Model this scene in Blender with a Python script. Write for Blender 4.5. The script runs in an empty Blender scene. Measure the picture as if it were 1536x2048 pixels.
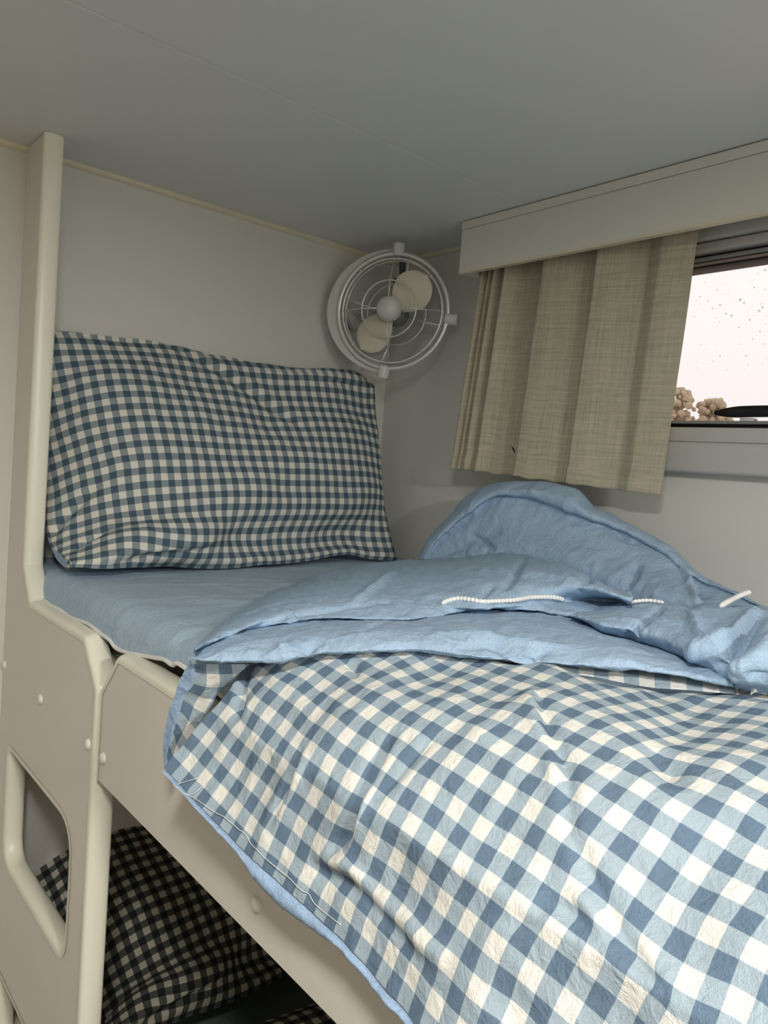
import bpy, bmesh, math, random
import numpy as np
from mathutils import Vector, Matrix

S = bpy.context.scene
COL = S.collection

# ------------------------------------------------------------------ camera
CAM = np.array([0.0, 0.0, 1.5])
FPX = 1509.332                      # focal length in pixels of the 1536x2048 frame
RCAM = np.array([[0.76062397, -0.64461569, 0.07695308],
                 [0.01951665, -0.09577761, -0.99521141],
                 [0.64889928, 0.75848352, -0.06027001]])   # rows: right, down, forward
cd = bpy.data.cameras.new('camera')
cam = bpy.data.objects.new('camera', cd)
COL.objects.link(cam)
cd.sensor_fit = 'VERTICAL'
cd.sensor_height = 24.0
cd.lens = FPX / 2048 * 24.0
cd.clip_start = 0.01
cd.clip_end = 500
mw = Matrix.Identity(4)
for k in range(3):
    mw[k][0] = RCAM[0, k]
    mw[k][1] = -RCAM[1, k]
    mw[k][2] = -RCAM[2, k]
    mw[k][3] = CAM[k]
cam.matrix_world = mw
S.camera = cam

# ------------------------------------------------------------------ exposure, sky, lamp settings
vs = S.view_settings
vs.view_transform = 'Standard'
vs.look = 'None'
vs.exposure = 0.30
vs.gamma = 1.0
vs.use_curve_mapping = False

SKY_STRENGTH = 0.95
LAMP_POS = (-0.11, -0.04, 1.925)
LAMP_WATT = 7.6
FILL_POS_REAR = (0.08, -1.2, 1.925)  # unseen rear lamp, added as fill for the ambient light
FILL_WATT_REAR = 27.0
LAMP_COL = (1.0, 0.98, 0.94)
LAMP_SIZE = 0.15

W = bpy.data.worlds.new('overcast_sky')
S.world = W
W.use_nodes = True
wn = W.node_tree
wn.nodes.clear()
wo = wn.nodes.new('ShaderNodeOutputWorld')
wb = wn.nodes.new('ShaderNodeBackground')
wt = wn.nodes.new('ShaderNodeTexCoord')
wsep = wn.nodes.new('ShaderNodeSeparateXYZ')
wr = wn.nodes.new('ShaderNodeValToRGB')
wn.links.new(wt.outputs['Generated'], wsep.inputs[0])
wn.links.new(wsep.outputs['Z'], wr.inputs[0])
wr.color_ramp.elements[0].position = 0.0
wr.color_ramp.elements[0].color = (0.84, 0.80, 0.83, 1)
wr.color_ramp.elements[1].position = 0.22
wr.color_ramp.elements[1].color = (0.98, 0.90, 0.875, 1)
wn.links.new(wr.outputs[0], wb.inputs['Color'])
wb.inputs['Strength'].default_value = SKY_STRENGTH
wn.links.new(wb.outputs[0], wo.inputs['Surface'])

# ------------------------------------------------------------------ measured points
DUVET_PTS_SHAPE = (18, 28, 3)
DUVET_PTS = ("2642 6359 -2584 2688 6142 -2652 2735 5925 -2720 2776 5707 -2787 2812 5485 -2852 2846 5261 -2910 2878 5033 -2960 2904 4804 -3003 2931 4574 -3035 2960 4345 -3070 2982 4115 -3099 2993 3884 -3118 "
    "2994 3653 -3123 2986 3425 -3139 2972 3195 -3155 2957 2964 -3158 2929 2735 -3168 2893 2506 -3172 2848 2278 -3169 2796 2052 -3167 2742 1824 -3162 2689 1596 -3152 2639 1368 -3138 2587 1140 -3120 "
    "2533 914 -3098 2476 689 -3073 2417 466 -3045 2357 243 -3015 2826 6353 -2443 2859 6130 -2496 2892 5906 -2550 2922 5684 -2607 2946 5461 -2665 2979 5237 -2723 3001 5008 -2765 3010 4779 -2800 "
    "3005 4552 -2814 3042 4323 -2854 3057 4094 -2881 3060 3864 -2898 3056 3640 -2896 3060 3408 -2919 3045 3179 -2937 3029 2953 -2935 2990 2721 -2946 2969 2490 -2954 2955 2260 -2961 2917 2032 -2970 "
    "2872 1804 -2972 2826 1575 -2967 2779 1347 -2955 2729 1121 -2938 2678 895 -2918 2626 669 -2898 2576 443 -2877 2526 218 -2857 3011 6346 -2303 3031 6118 -2341 3051 5890 -2379 3068 5664 -2420 "
    "3083 5440 -2480 3110 5213 -2535 3113 4986 -2557 3118 4758 -2588 3089 4532 -2598 3115 4302 -2636 3123 4072 -2663 3123 3843 -2672 3121 3611 -2686 3131 3384 -2701 3125 3154 -2720 3087 2926 -2730 "
    "3054 2702 -2725 3041 2473 -2736 3065 2244 -2751 3036 2014 -2773 3004 1784 -2783 2964 1555 -2784 2918 1327 -2771 2869 1101 -2753 2821 875 -2737 2777 648 -2723 2736 421 -2711 2696 192 -2700 "
    "3197 6338 -2164 3204 6107 -2189 3214 5876 -2213 3233 5646 -2234 3216 5421 -2286 3217 5196 -2314 3229 4969 -2352 3233 4738 -2376 3190 4512 -2385 3208 4281 -2425 3213 4054 -2447 3202 3827 -2450 "
    "3193 3597 -2463 3208 3367 -2481 3200 3137 -2503 3182 2908 -2520 3163 2680 -2521 3132 2458 -2518 3141 2225 -2548 3147 1996 -2573 3140 1765 -2598 3101 1535 -2603 3054 1308 -2584 3006 1083 -2566 "
    "2963 856 -2554 2928 628 -2548 2898 398 -2546 2870 168 -2547 3383 6330 -2026 3381 6099 -2040 3378 5866 -2053 3377 5632 -2054 3325 5407 -2076 3338 5178 -2106 3354 4951 -2153 3327 4726 -2170 "
    "3303 4498 -2172 3303 4270 -2198 3322 4041 -2235 3315 3813 -2241 3293 3585 -2246 3306 3353 -2267 3298 3126 -2286 3295 2896 -2313 3285 2666 -2319 3261 2440 -2323 3269 2209 -2352 3275 1979 -2380 "
    "3277 1743 -2415 3226 1515 -2418 3185 1290 -2390 3141 1066 -2377 3109 838 -2374 3085 608 -2378 3066 377 -2387 3049 147 -2398 3570 6320 -1887 3559 6088 -1894 3547 5856 -1901 3528 5623 -1910 "
    "3489 5389 -1909 3500 5158 -1935 3499 4931 -1955 3486 4704 -1992 3454 4480 -1982 3440 4252 -2005 3458 4022 -2033 3455 3793 -2050 3427 3568 -2054 3428 3336 -2064 3430 3106 -2091 3423 2879 -2121 "
    "3418 2651 -2123 3405 2420 -2139 3404 2189 -2166 3380 1966 -2186 3358 1737 -2228 3330 1508 -2228 3318 1277 -2191 3283 1050 -2194 3264 820 -2203 3252 589 -2218 3242 358 -2237 3234 128 -2257 "
    "3758 6306 -1770 3743 6075 -1764 3725 5844 -1759 3702 5614 -1770 3663 5390 -1799 3685 5148 -1796 3687 4916 -1835 3667 4686 -1832 3637 4458 -1839 3627 4229 -1850 3621 4000 -1863 3616 3769 -1870 "
    "3608 3540 -1891 3582 3315 -1881 3581 3085 -1901 3583 2855 -1927 3568 2628 -1939 3533 2407 -1946 3521 2180 -1974 3526 1948 -2021 3523 1717 -2065 3489 1496 -2044 3452 1276 -2021 3443 1037 -2028 "
    "3436 804 -2048 3431 572 -2072 3427 341 -2097 3423 110 -2123 3949 6289 -1678 3933 6057 -1675 3917 5825 -1675 3899 5594 -1674 3879 5366 -1681 3882 5134 -1689 3879 4900 -1704 3872 4669 -1728 "
    "3840 4443 -1723 3835 4207 -1734 3829 3975 -1751 3813 3747 -1752 3806 3511 -1754 3768 3293 -1731 3768 3061 -1754 3754 2832 -1765 3724 2607 -1756 3703 2381 -1784 3695 2153 -1818 3691 1924 -1852 "
    "3701 1699 -1911 3669 1475 -1898 3643 1248 -1891 3632 1018 -1898 3626 786 -1917 3623 555 -1942 3620 324 -1969 3618 94 -1996 4145 6270 -1689 4132 6038 -1676 4119 5807 -1663 4107 5576 -1640 "
    "4096 5347 -1616 4094 5115 -1612 4092 4881 -1620 4091 4646 -1646 4073 4418 -1661 4056 4195 -1688 4049 3959 -1682 4034 3728 -1661 4008 3504 -1670 3989 3273 -1631 3972 3044 -1633 3951 2822 -1651 "
    "3928 2596 -1661 3911 2368 -1684 3898 2138 -1693 3874 1925 -1722 3886 1680 -1760 3865 1465 -1787 3851 1233 -1788 3838 1002 -1793 3830 771 -1808 3824 540 -1828 3820 309 -1852 3817 78 -1876 "
    "4346 6251 -1709 4337 6020 -1706 4329 5790 -1703 4320 5560 -1680 4314 5331 -1653 4312 5101 -1626 4311 4870 -1583 4309 4640 -1587 4298 4411 -1626 4292 4177 -1650 4267 3954 -1624 4256 3720 -1624 "
    "4233 3489 -1617 4209 3268 -1548 4187 3042 -1563 4172 2810 -1582 4147 2584 -1591 4134 2351 -1613 4118 2123 -1634 4097 1894 -1628 4076 1675 -1634 4071 1448 -1675 4063 1218 -1694 4052 987 -1703 "
    "4041 756 -1714 4033 525 -1728 4026 294 -1745 4020 63 -1764 4552 6232 -1709 4548 6003 -1706 4543 5773 -1703 4538 5545 -1700 4534 5317 -1693 4533 5088 -1666 4533 4860 -1623 4531 4631 -1532 "
    "4523 4402 -1568 4513 4171 -1583 4494 3941 -1576 4478 3711 -1568 4457 3482 -1551 4437 3254 -1525 4418 3024 -1534 4400 2798 -1550 4378 2573 -1561 4362 2342 -1595 4344 2115 -1595 4325 1887 -1566 "
    "4299 1671 -1590 4290 1438 -1600 4280 1206 -1612 4268 974 -1621 4257 743 -1628 4246 512 -1637 4236 280 -1648 4227 49 -1659 4764 6214 -1709 4762 5985 -1706 4760 5758 -1703 4757 5530 -1700 "
    "4756 5303 -1697 4756 5076 -1694 4756 4848 -1663 4753 4620 -1596 4746 4391 -1502 4734 4161 -1517 4719 3930 -1519 4701 3701 -1513 4683 3471 -1506 4666 3241 -1509 4649 3011 -1524 4631 2780 -1548 "
    "4616 2547 -1573 4589 2329 -1605 4576 2103 -1566 4551 1879 -1533 4529 1652 -1538 4514 1424 -1541 4501 1193 -1543 4488 962 -1547 4474 730 -1550 4462 499 -1553 4450 267 -1557 4438 36 -1561 "
    "4978 6196 -1709 4978 5969 -1706 4978 5742 -1703 4978 5516 -1700 4979 5289 -1697 4979 5063 -1694 4979 4836 -1691 4975 4607 -1636 4968 4378 -1593 4956 4149 -1577 4943 3919 -1560 4928 3689 -1468 "
    "4912 3459 -1478 4897 3231 -1500 4880 3003 -1531 4862 2776 -1566 4844 2549 -1595 4819 2324 -1596 4809 2095 -1540 4778 1878 -1517 4759 1644 -1499 4741 1412 -1490 4725 1181 -1484 4709 949 -1480 "
    "4694 718 -1477 4679 486 -1474 4665 255 -1470 4651 24 -1467 5195 6178 -1709 5196 5952 -1706 5198 5726 -1703 5200 5501 -1700 5201 5275 -1697 5202 5049 -1694 5201 4822 -1691 5198 4594 -1676 "
    "5190 4365 -1633 5181 4135 -1617 5169 3906 -1600 5156 3677 -1584 5143 3448 -1569 5128 3222 -1554 5112 2996 -1541 5093 2771 -1578 5072 2543 -1592 5049 2314 -1568 5037 2083 -1504 5009 1857 -1481 "
    "4988 1628 -1462 4969 1398 -1445 4950 1167 -1431 4933 936 -1419 4915 705 -1409 4898 474 -1398 4881 243 -1387 4865 12 -1376 5413 6160 -1709 5415 5935 -1706 5418 5710 -1703 5421 5485 -1700 "
    "5423 5260 -1697 5424 5034 -1694 5424 4807 -1691 5421 4579 -1688 5415 4350 -1673 5407 4121 -1657 5397 3892 -1640 5386 3664 -1624 5374 3437 -1609 5360 3212 -1594 5344 2987 -1559 5326 2760 -1571 "
    "5302 2534 -1572 5276 2311 -1523 5262 2077 -1483 5240 1844 -1453 5217 1614 -1428 5197 1384 -1405 5177 1154 -1383 5157 923 -1363 5138 693 -1344 5118 463 -1325 5099 232 -1307 5080 2 -1288 "
    "5631 6143 -1709 5635 5918 -1706 5638 5694 -1703 5641 5469 -1700 5644 5244 -1697 5646 5018 -1694 5646 4791 -1691 5644 4564 -1688 5640 4335 -1685 5634 4107 -1682 5626 3879 -1679 5616 3652 -1664 "
    "5605 3425 -1649 5591 3199 -1634 5575 2972 -1599 5556 2743 -1544 5533 2513 -1535 5508 2286 -1500 5489 2057 -1464 5469 1827 -1430 5447 1598 -1398 5425 1368 -1367 5404 1139 -1338 5382 910 -1309 "
    "5361 680 -1281 5339 451 -1254 5317 222 -1227 5295 -8 -1200 5850 6125 -1709 5854 5901 -1706 5858 5677 -1703 5862 5452 -1700 5865 5227 -1697 5868 5001 -1694 5869 4775 -1691 5869 4548 -1688 "
    "5866 4321 -1685 5862 4093 -1682 5856 3866 -1679 5847 3639 -1676 5836 3412 -1673 5822 3184 -1670 5805 2955 -1639 5785 2724 -1576 5762 2494 -1502 5740 2265 -1478 5719 2036 -1445 5698 1808 -1408 "
    "5676 1580 -1370 5654 1352 -1331 5631 1124 -1293 5608 895 -1256 5584 667 -1220 5560 439 -1184 5535 211 -1149 5510 -17 -1114 6069 6109 -1709 6073 5885 -1706 6078 5661 -1703 6082 5436 -1700 "
    "6086 5211 -1697 6089 4985 -1694 6092 4759 -1691 6093 4533 -1688 6093 4306 -1685 6090 4079 -1682 6085 3853 -1679 6077 3626 -1676 6066 3397 -1673 6052 3168 -1670 6034 2937 -1667 6014 2706 -1616 "
    "5992 2475 -1472 5970 2245 -1454 5949 2016 -1425 5928 1788 -1386 5906 1561 -1342 5882 1334 -1296 5858 1108 -1250 5833 881 -1204 5807 654 -1159 5780 427 -1114 5753 201 -1070 5726 -25 -1027 ")
PILLOW_PTS_SHAPE = (33, 22, 3)
PILLOW_PTS = ("3019 10896 -1845 3115 11103 -1833 3195 11317 -1810 3272 11531 -1761 3350 11737 -1680 3420 11930 -1565 3467 12108 -1418 3505 12268 -1247 3539 12410 -1062 3559 12534 -866 3549 12639 -660 3515 12725 -448 "
    "3463 12792 -232 3397 12836 -13 3321 12858 207 3240 12860 427 3161 12847 649 3087 12822 872 3021 12790 1097 2965 12753 1323 2919 12712 1548 2877 12668 1771 3221 10797 -1812 3319 11004 -1776 "
    "3387 11217 -1743 3459 11426 -1686 3529 11626 -1599 3597 11812 -1481 3629 11981 -1327 3657 12128 -1153 3681 12259 -967 3698 12376 -771 3682 12477 -569 3654 12564 -363 3614 12637 -154 3563 12695 58 "
    "3500 12733 274 3432 12755 492 3364 12762 710 3297 12755 929 3236 12737 1150 3184 12714 1373 3141 12690 1597 3102 12666 1822 3421 10693 -1792 3501 10898 -1721 3572 11110 -1674 3640 11315 -1607 "
    "3700 11509 -1511 3741 11690 -1382 3788 11853 -1233 3814 11992 -1059 3822 12109 -869 3813 12213 -673 3813 12313 -473 3794 12402 -273 3762 12478 -72 3724 12547 126 3674 12601 344 3622 12645 558 "
    "3567 12676 772 3508 12688 986 3451 12685 1203 3402 12675 1421 3363 12669 1644 3331 12668 1868 3631 10604 -1798 3694 10800 -1693 3751 11003 -1605 3814 11201 -1519 3874 11394 -1425 3922 11576 -1309 "
    "3958 11733 -1152 3976 11864 -969 3977 11971 -772 3968 12065 -568 3957 12159 -374 3936 12244 -176 3901 12319 26 3857 12388 228 3835 12460 431 3806 12526 634 3768 12581 836 3718 12618 1046 "
    "3670 12638 1255 3625 12647 1464 3589 12655 1678 3564 12686 1898 3854 10553 -1824 3882 10720 -1672 3927 10897 -1531 3986 11088 -1426 4050 11281 -1337 4107 11466 -1231 4137 11622 -1075 4148 11745 -888 "
    "4145 11841 -686 4135 11926 -481 4115 12012 -283 4087 12095 -83 4053 12170 121 4018 12241 328 4001 12322 523 3982 12399 721 3957 12471 921 3925 12544 1115 3892 12601 1314 3856 12646 1499 "
    "3817 12662 1685 3796 12733 1908 4084 10570 -1851 4089 10669 -1645 4114 10803 -1463 4167 10981 -1341 4232 11175 -1256 4291 11362 -1155 4321 11520 -1005 4327 11634 -815 4321 11718 -609 4312 11794 -402 "
    "4283 11876 -200 4255 11958 1 4226 12038 204 4201 12116 407 4183 12200 605 4165 12282 805 4147 12366 1006 4135 12477 1181 4118 12583 1358 4089 12673 1539 4052 12743 1728 4022 12814 1934 "
    "4297 10662 -1870 4301 10691 -1641 4327 10742 -1433 4369 10890 -1283 4429 11081 -1200 4490 11273 -1112 4512 11427 -953 4512 11530 -753 4502 11604 -538 4492 11670 -318 4465 11754 -123 4441 11842 74 "
    "4420 11930 273 4403 12017 473 4384 12105 674 4367 12195 874 4352 12300 1066 4353 12430 1238 4344 12569 1401 4321 12697 1572 4289 12805 1755 4255 12896 1953 4494 10790 -1885 4514 10764 -1657 "
    "4554 10730 -1451 4590 10820 -1266 4639 11005 -1169 4689 11201 -1089 4708 11345 -915 4706 11440 -707 4696 11507 -491 4688 11572 -274 4665 11657 -69 4645 11752 131 4629 11850 329 4613 11946 528 "
    "4600 12043 728 4587 12145 925 4578 12261 1114 4576 12405 1282 4570 12560 1439 4554 12709 1600 4531 12841 1773 4494 12959 1960 4700 10911 -1897 4727 10844 -1686 4781 10757 -1490 4820 10781 -1285 "
    "4856 10946 -1156 4893 11138 -1060 4908 11278 -881 4909 11372 -673 4903 11441 -456 4896 11510 -239 4880 11596 -31 4863 11695 170 4849 11801 367 4837 11907 563 4825 12014 762 4815 12126 957 "
    "4803 12253 1143 4803 12397 1312 4798 12555 1468 4786 12715 1622 4769 12865 1784 4736 13001 1962 4924 11002 -1902 4957 10906 -1702 5011 10792 -1521 5052 10773 -1313 5077 10911 -1153 5094 11097 -1034 "
    "5114 11232 -853 5120 11329 -647 5119 11406 -434 5116 11482 -222 5102 11568 -10 5088 11669 194 5075 11781 390 5061 11897 585 5054 12010 780 5046 12127 973 5037 12256 1157 5034 12400 1329 "
    "5027 12557 1489 5017 12719 1644 5005 12877 1800 4975 13024 1973 5160 11060 -1911 5194 10957 -1712 5244 10832 -1540 5285 10790 -1336 5302 10901 -1155 5308 11074 -1018 5326 11205 -832 5336 11306 -628 "
    "5338 11392 -418 5336 11476 -208 5326 11563 4 5314 11663 208 5302 11779 403 5289 11904 591 5284 12019 787 5277 12138 980 5271 12268 1166 5264 12411 1339 5257 12564 1506 5247 12722 1668 "
    "5233 12879 1832 5212 13032 1999 5402 11087 -1935 5435 10989 -1735 5476 10878 -1554 5517 10830 -1351 5529 10915 -1157 5527 11070 -1004 5542 11193 -813 5553 11294 -609 5559 11385 -402 5559 11474 -195 "
    "5551 11566 15 5541 11669 218 5530 11784 414 5522 11905 604 5513 12030 794 5507 12157 980 5505 12288 1161 5494 12429 1343 5486 12575 1518 5477 12724 1690 5464 12875 1860 5448 13026 2030 "
    "5646 11087 -1965 5669 11028 -1749 5703 10946 -1559 5742 10902 -1360 5753 10959 -1161 5748 11087 -992 5761 11191 -793 5773 11286 -589 5780 11379 -385 5785 11472 -181 5775 11575 24 5767 11682 227 "
    "5758 11794 425 5750 11915 618 5743 12045 803 5736 12181 984 5727 12318 1166 5723 12452 1348 5717 12587 1529 5707 12726 1709 5695 12868 1886 5682 13012 2062 5890 11058 -1984 5901 11063 -1762 "
    "5920 11037 -1564 5952 11016 -1367 5969 11044 -1169 5965 11132 -983 5983 11196 -774 5995 11278 -569 6001 11379 -372 6005 11485 -176 5998 11593 29 5992 11699 233 5986 11809 435 5976 11927 634 "
    "5974 12059 812 5966 12200 988 5952 12344 1164 5954 12468 1351 5948 12594 1539 5939 12724 1724 5928 12857 1909 5916 12991 2092 6134 11013 -1985 6139 11069 -1768 6136 11129 -1577 6144 11157 -1378 "
    "6175 11152 -1179 6189 11171 -976 6209 11199 -760 6219 11270 -551 6223 11380 -356 6219 11506 -167 6220 11613 33 6218 11716 234 6214 11823 433 6211 11941 622 6206 12069 810 6199 12207 991 "
    "6191 12343 1172 6187 12471 1357 6180 12594 1547 6170 12718 1739 6160 12842 1929 6150 12967 2120 6376 10976 -1969 6378 11073 -1768 6356 11200 -1591 6342 11280 -1393 6388 11244 -1183 6422 11199 -973 "
    "6438 11202 -752 6444 11265 -537 6445 11376 -340 6441 11506 -154 6444 11622 38 6445 11730 235 6445 11836 431 6448 11947 624 6438 12077 810 6432 12210 992 6430 12341 1173 6421 12466 1364 "
    "6411 12588 1558 6402 12707 1754 6392 12823 1950 6382 12939 2146 6615 10970 -1944 6604 11103 -1758 6581 11249 -1597 6575 11331 -1399 6613 11297 -1181 6654 11228 -968 6666 11216 -746 6670 11269 -528 "
    "6669 11373 -328 6667 11501 -141 6671 11622 46 6673 11737 238 6674 11850 431 6674 11968 622 6668 12093 807 6665 12217 994 6667 12334 1187 6653 12461 1375 6642 12580 1571 6633 12692 1770 "
    "6623 12800 1971 6614 12908 2173 6848 10994 -1928 6835 11134 -1748 6808 11292 -1599 6802 11376 -1403 6841 11334 -1181 6883 11262 -965 6893 11242 -744 6895 11287 -526 6895 11381 -323 6896 11498 -135 "
    "6899 11616 57 6901 11738 245 6902 11862 430 6904 11985 614 6897 12114 801 6895 12236 989 6896 12352 1178 6884 12463 1382 6873 12570 1585 6863 12673 1789 6854 12773 1994 6844 12872 2200 "
    "7075 11044 -1930 7052 11195 -1760 7033 11340 -1600 7033 11408 -1400 7071 11363 -1177 7110 11295 -960 7118 11279 -743 7117 11327 -529 7121 11405 -323 7125 11503 -126 7128 11610 72 7130 11732 260 "
    "7129 11872 435 7128 12012 611 7125 12139 797 7124 12254 991 7122 12362 1190 7113 12463 1395 7104 12559 1602 7094 12652 1810 7084 12743 2018 7073 12833 2228 7298 11100 -1938 7272 11253 -1770 "
    "7260 11382 -1594 7266 11432 -1383 7302 11385 -1167 7341 11319 -953 7345 11317 -741 7334 11382 -538 7346 11436 -325 7353 11514 -119 7356 11605 87 7358 11722 281 7356 11875 447 7349 12034 607 "
    "7353 12154 800 7352 12263 999 7348 12364 1204 7342 12457 1410 7335 12544 1619 7325 12627 1830 7313 12708 2042 7302 12788 2256 7522 11142 -1938 7503 11281 -1757 7488 11416 -1588 7493 11467 -1382 "
    "7532 11413 -1164 7572 11344 -950 7574 11344 -738 7566 11402 -532 7575 11452 -322 7586 11516 -114 7585 11606 94 7584 11723 290 7583 11864 465 7585 12006 637 7581 12142 817 7579 12259 1011 "
    "7577 12359 1212 7572 12447 1423 7567 12525 1635 7555 12598 1850 7541 12668 2066 7528 12737 2283 7749 11171 -1931 7729 11315 -1756 7717 11446 -1584 7724 11493 -1376 7763 11440 -1161 7800 11375 -948 "
    "7805 11367 -735 7799 11414 -527 7805 11464 -314 7813 11528 -104 7813 11616 103 7811 11729 296 7811 11857 480 7811 11992 660 7809 12125 841 7806 12244 1032 7801 12349 1232 7801 12431 1438 "
    "7801 12500 1649 7784 12565 1869 7768 12624 2090 7753 12681 2312 7975 11187 -1912 7957 11336 -1742 7944 11476 -1581 7959 11509 -1375 7994 11463 -1159 8031 11399 -945 8035 11390 -731 8028 11436 -521 "
    "8035 11481 -306 8041 11542 -93 8041 11629 110 8041 11734 304 8039 11854 494 8039 11982 678 8036 12108 864 8033 12224 1057 8030 12324 1258 8030 12409 1459 8031 12472 1667 8011 12529 1893 "
    "7993 12577 2119 7976 12621 2343 8200 11195 -1880 8182 11360 -1725 8170 11515 -1576 8181 11560 -1370 8223 11498 -1155 8264 11421 -943 8266 11411 -727 8258 11455 -514 8264 11503 -301 8270 11566 -91 "
    "8270 11650 115 8267 11751 313 8267 11858 508 8269 11972 698 8263 12096 886 8261 12210 1079 8260 12307 1279 8257 12389 1486 8250 12450 1702 8234 12492 1925 8217 12526 2150 8199 12557 2375 "
    "8420 11201 -1840 8406 11381 -1698 8395 11554 -1567 8399 11620 -1365 8449 11542 -1151 8495 11450 -942 8497 11432 -725 8489 11477 -511 8494 11529 -298 8498 11593 -86 8498 11675 122 8494 11769 325 "
    "8495 11868 524 8493 11977 719 8490 12094 907 8489 12207 1097 8487 12305 1296 8483 12374 1509 8473 12423 1730 8458 12453 1954 8441 12474 2179 8422 12491 2405 8637 11212 -1806 8627 11404 -1680 "
    "8622 11585 -1557 8628 11659 -1358 8677 11578 -1146 8726 11474 -940 8728 11455 -724 8719 11503 -511 8723 11557 -297 8726 11622 -84 8726 11699 128 8721 11791 334 8723 11879 537 8719 11985 733 "
    "8718 12099 922 8718 12209 1112 8719 12297 1313 8709 12363 1528 8698 12399 1751 8683 12415 1976 8666 12421 2203 8648 12425 2429 8852 11225 -1793 8848 11420 -1672 8851 11603 -1550 8858 11689 -1355 "
    "8904 11613 -1143 8954 11506 -939 8958 11481 -723 8948 11532 -513 8952 11585 -296 8954 11649 -82 8956 11717 133 8956 11794 343 8953 11886 549 8948 11992 747 8947 12110 933 8946 12222 1123 "
    "8945 12310 1326 8937 12363 1543 8924 12384 1766 8909 12381 1992 8892 12370 2218 8876 12366 2445 9067 11235 -1812 9073 11418 -1669 9084 11599 -1548 9090 11704 -1359 9132 11642 -1144 9178 11543 -937 "
    "9187 11514 -719 9183 11549 -503 9183 11608 -290 9183 11676 -79 9185 11742 135 9186 11814 347 9182 11903 556 9176 12008 757 9175 12131 939 9174 12244 1127 9175 12323 1331 9164 12371 1551 "
    "9152 12381 1776 9137 12362 2002 9122 12331 2227 9108 12328 2455 9280 11233 -1862 9298 11405 -1714 9316 11566 -1560 9332 11666 -1367 9360 11654 -1149 9398 11587 -936 9411 11564 -717 9413 11589 -500 "
    "9413 11645 -288 9413 11712 -79 9412 11781 134 9413 11854 348 9410 11937 557 9405 12039 759 9402 12163 939 9401 12277 1126 9400 12355 1331 9391 12390 1554 9380 12390 1781 9366 12368 2008 "
    "9353 12340 2234 9341 12321 2461 9499 11218 -1907 9524 11372 -1741 9546 11517 -1569 9565 11622 -1376 9587 11660 -1159 9613 11643 -937 9628 11635 -720 9636 11656 -504 9637 11707 -293 9635 11774 -84 "
    "9636 11839 127 9636 11909 338 9635 11988 548 9632 12084 752 9629 12204 932 9627 12313 1118 9628 12383 1324 9618 12411 1552 9607 12408 1782 9594 12389 2011 9582 12364 2239 9572 12339 2467 "
    "9725 11193 -1934 9749 11325 -1750 9772 11465 -1571 9794 11582 -1378 9813 11661 -1166 9826 11704 -943 9842 11717 -731 9852 11742 -520 9854 11790 -312 9853 11851 -103 9855 11911 107 9856 11975 319 "
    "9856 12053 527 9853 12148 726 9855 12249 919 9856 12346 1113 9854 12414 1317 9844 12434 1552 9833 12430 1786 9821 12415 2017 9810 12394 2246 9801 12371 2474 9952 11170 -1948 9976 11296 -1759 "
    "9999 11425 -1571 10021 11547 -1378 10038 11653 -1174 10047 11739 -958 10059 11792 -755 10065 11835 -548 10065 11886 -343 10065 11942 -140 10069 11992 79 10074 12049 294 10076 12120 504 10078 12204 708 "
    "10083 12291 912 10084 12370 1120 10080 12426 1338 10071 12450 1565 10059 12452 1795 10048 12443 2025 10037 12428 2254 10027 12410 2483 10180 11146 -1959 10203 11268 -1766 10225 11391 -1573 10247 11516 -1381 "
    "10264 11641 -1188 10274 11758 -993 10278 11856 -791 10275 11930 -583 10274 11987 -372 10276 12034 -159 10282 12077 55 10290 12127 270 10296 12188 482 10303 12258 693 10310 12328 907 10313 12388 1126 "
    "10309 12434 1350 10299 12462 1577 10287 12473 1806 10275 12471 2036 10263 12463 2265 10252 12452 2493 ")



# ------------------------------------------------------------------ helpers
def ray(u, v):
    return RCAM.T @ np.array([(u - 768) / FPX, (v - 1024) / FPX, 1.0])


def at(u, v, axis, val):
    """World point seen at (u, v) whose coordinate on the axis is val (z given from camera height)."""
    r = ray(u, v)
    if axis == 2:
        return CAM + r * (val / r[2])
    return CAM + r * ((val - CAM[axis]) / r[axis])


def proj(P):
    q = (np.asarray(P) - CAM) @ RCAM.T
    return np.stack([768 + FPX * q[..., 0] / q[..., 2], 1024 + FPX * q[..., 1] / q[..., 2]], -1)


def lin(c):
    return tuple(((x / 255) / 12.92 if x / 255 <= 0.04045 else ((x / 255 + 0.055) / 1.055) ** 2.4) for x in c)


def rgba(c):
    return (*lin(c), 1.0)


class NT:
    def __init__(self, name):
        self.m = bpy.data.materials.new(name)
        self.m.use_nodes = True
        self.t = self.m.node_tree
        self.t.nodes.clear()
        self.o = self.t.nodes.new('ShaderNodeOutputMaterial')

    def n(self, kind, **kw):
        x = self.t.nodes.new(kind)
        for k, v in kw.items():
            if k.startswith('i_'):
                x.inputs[k[2:]].default_value = v
            else:
                setattr(x, k, v)
        return x

    def l(self, a, b):
        self.t.links.new(a, b)

    def math(self, op, a, b=None, c=None):
        x = self.n('ShaderNodeMath', operation=op)
        for k, v in enumerate((a, b, c)):
            if v is None:
                continue
            if isinstance(v, (int, float)):
                x.inputs[k].default_value = v
            else:
                self.l(v, x.inputs[k])
        return x.outputs[0]


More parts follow.
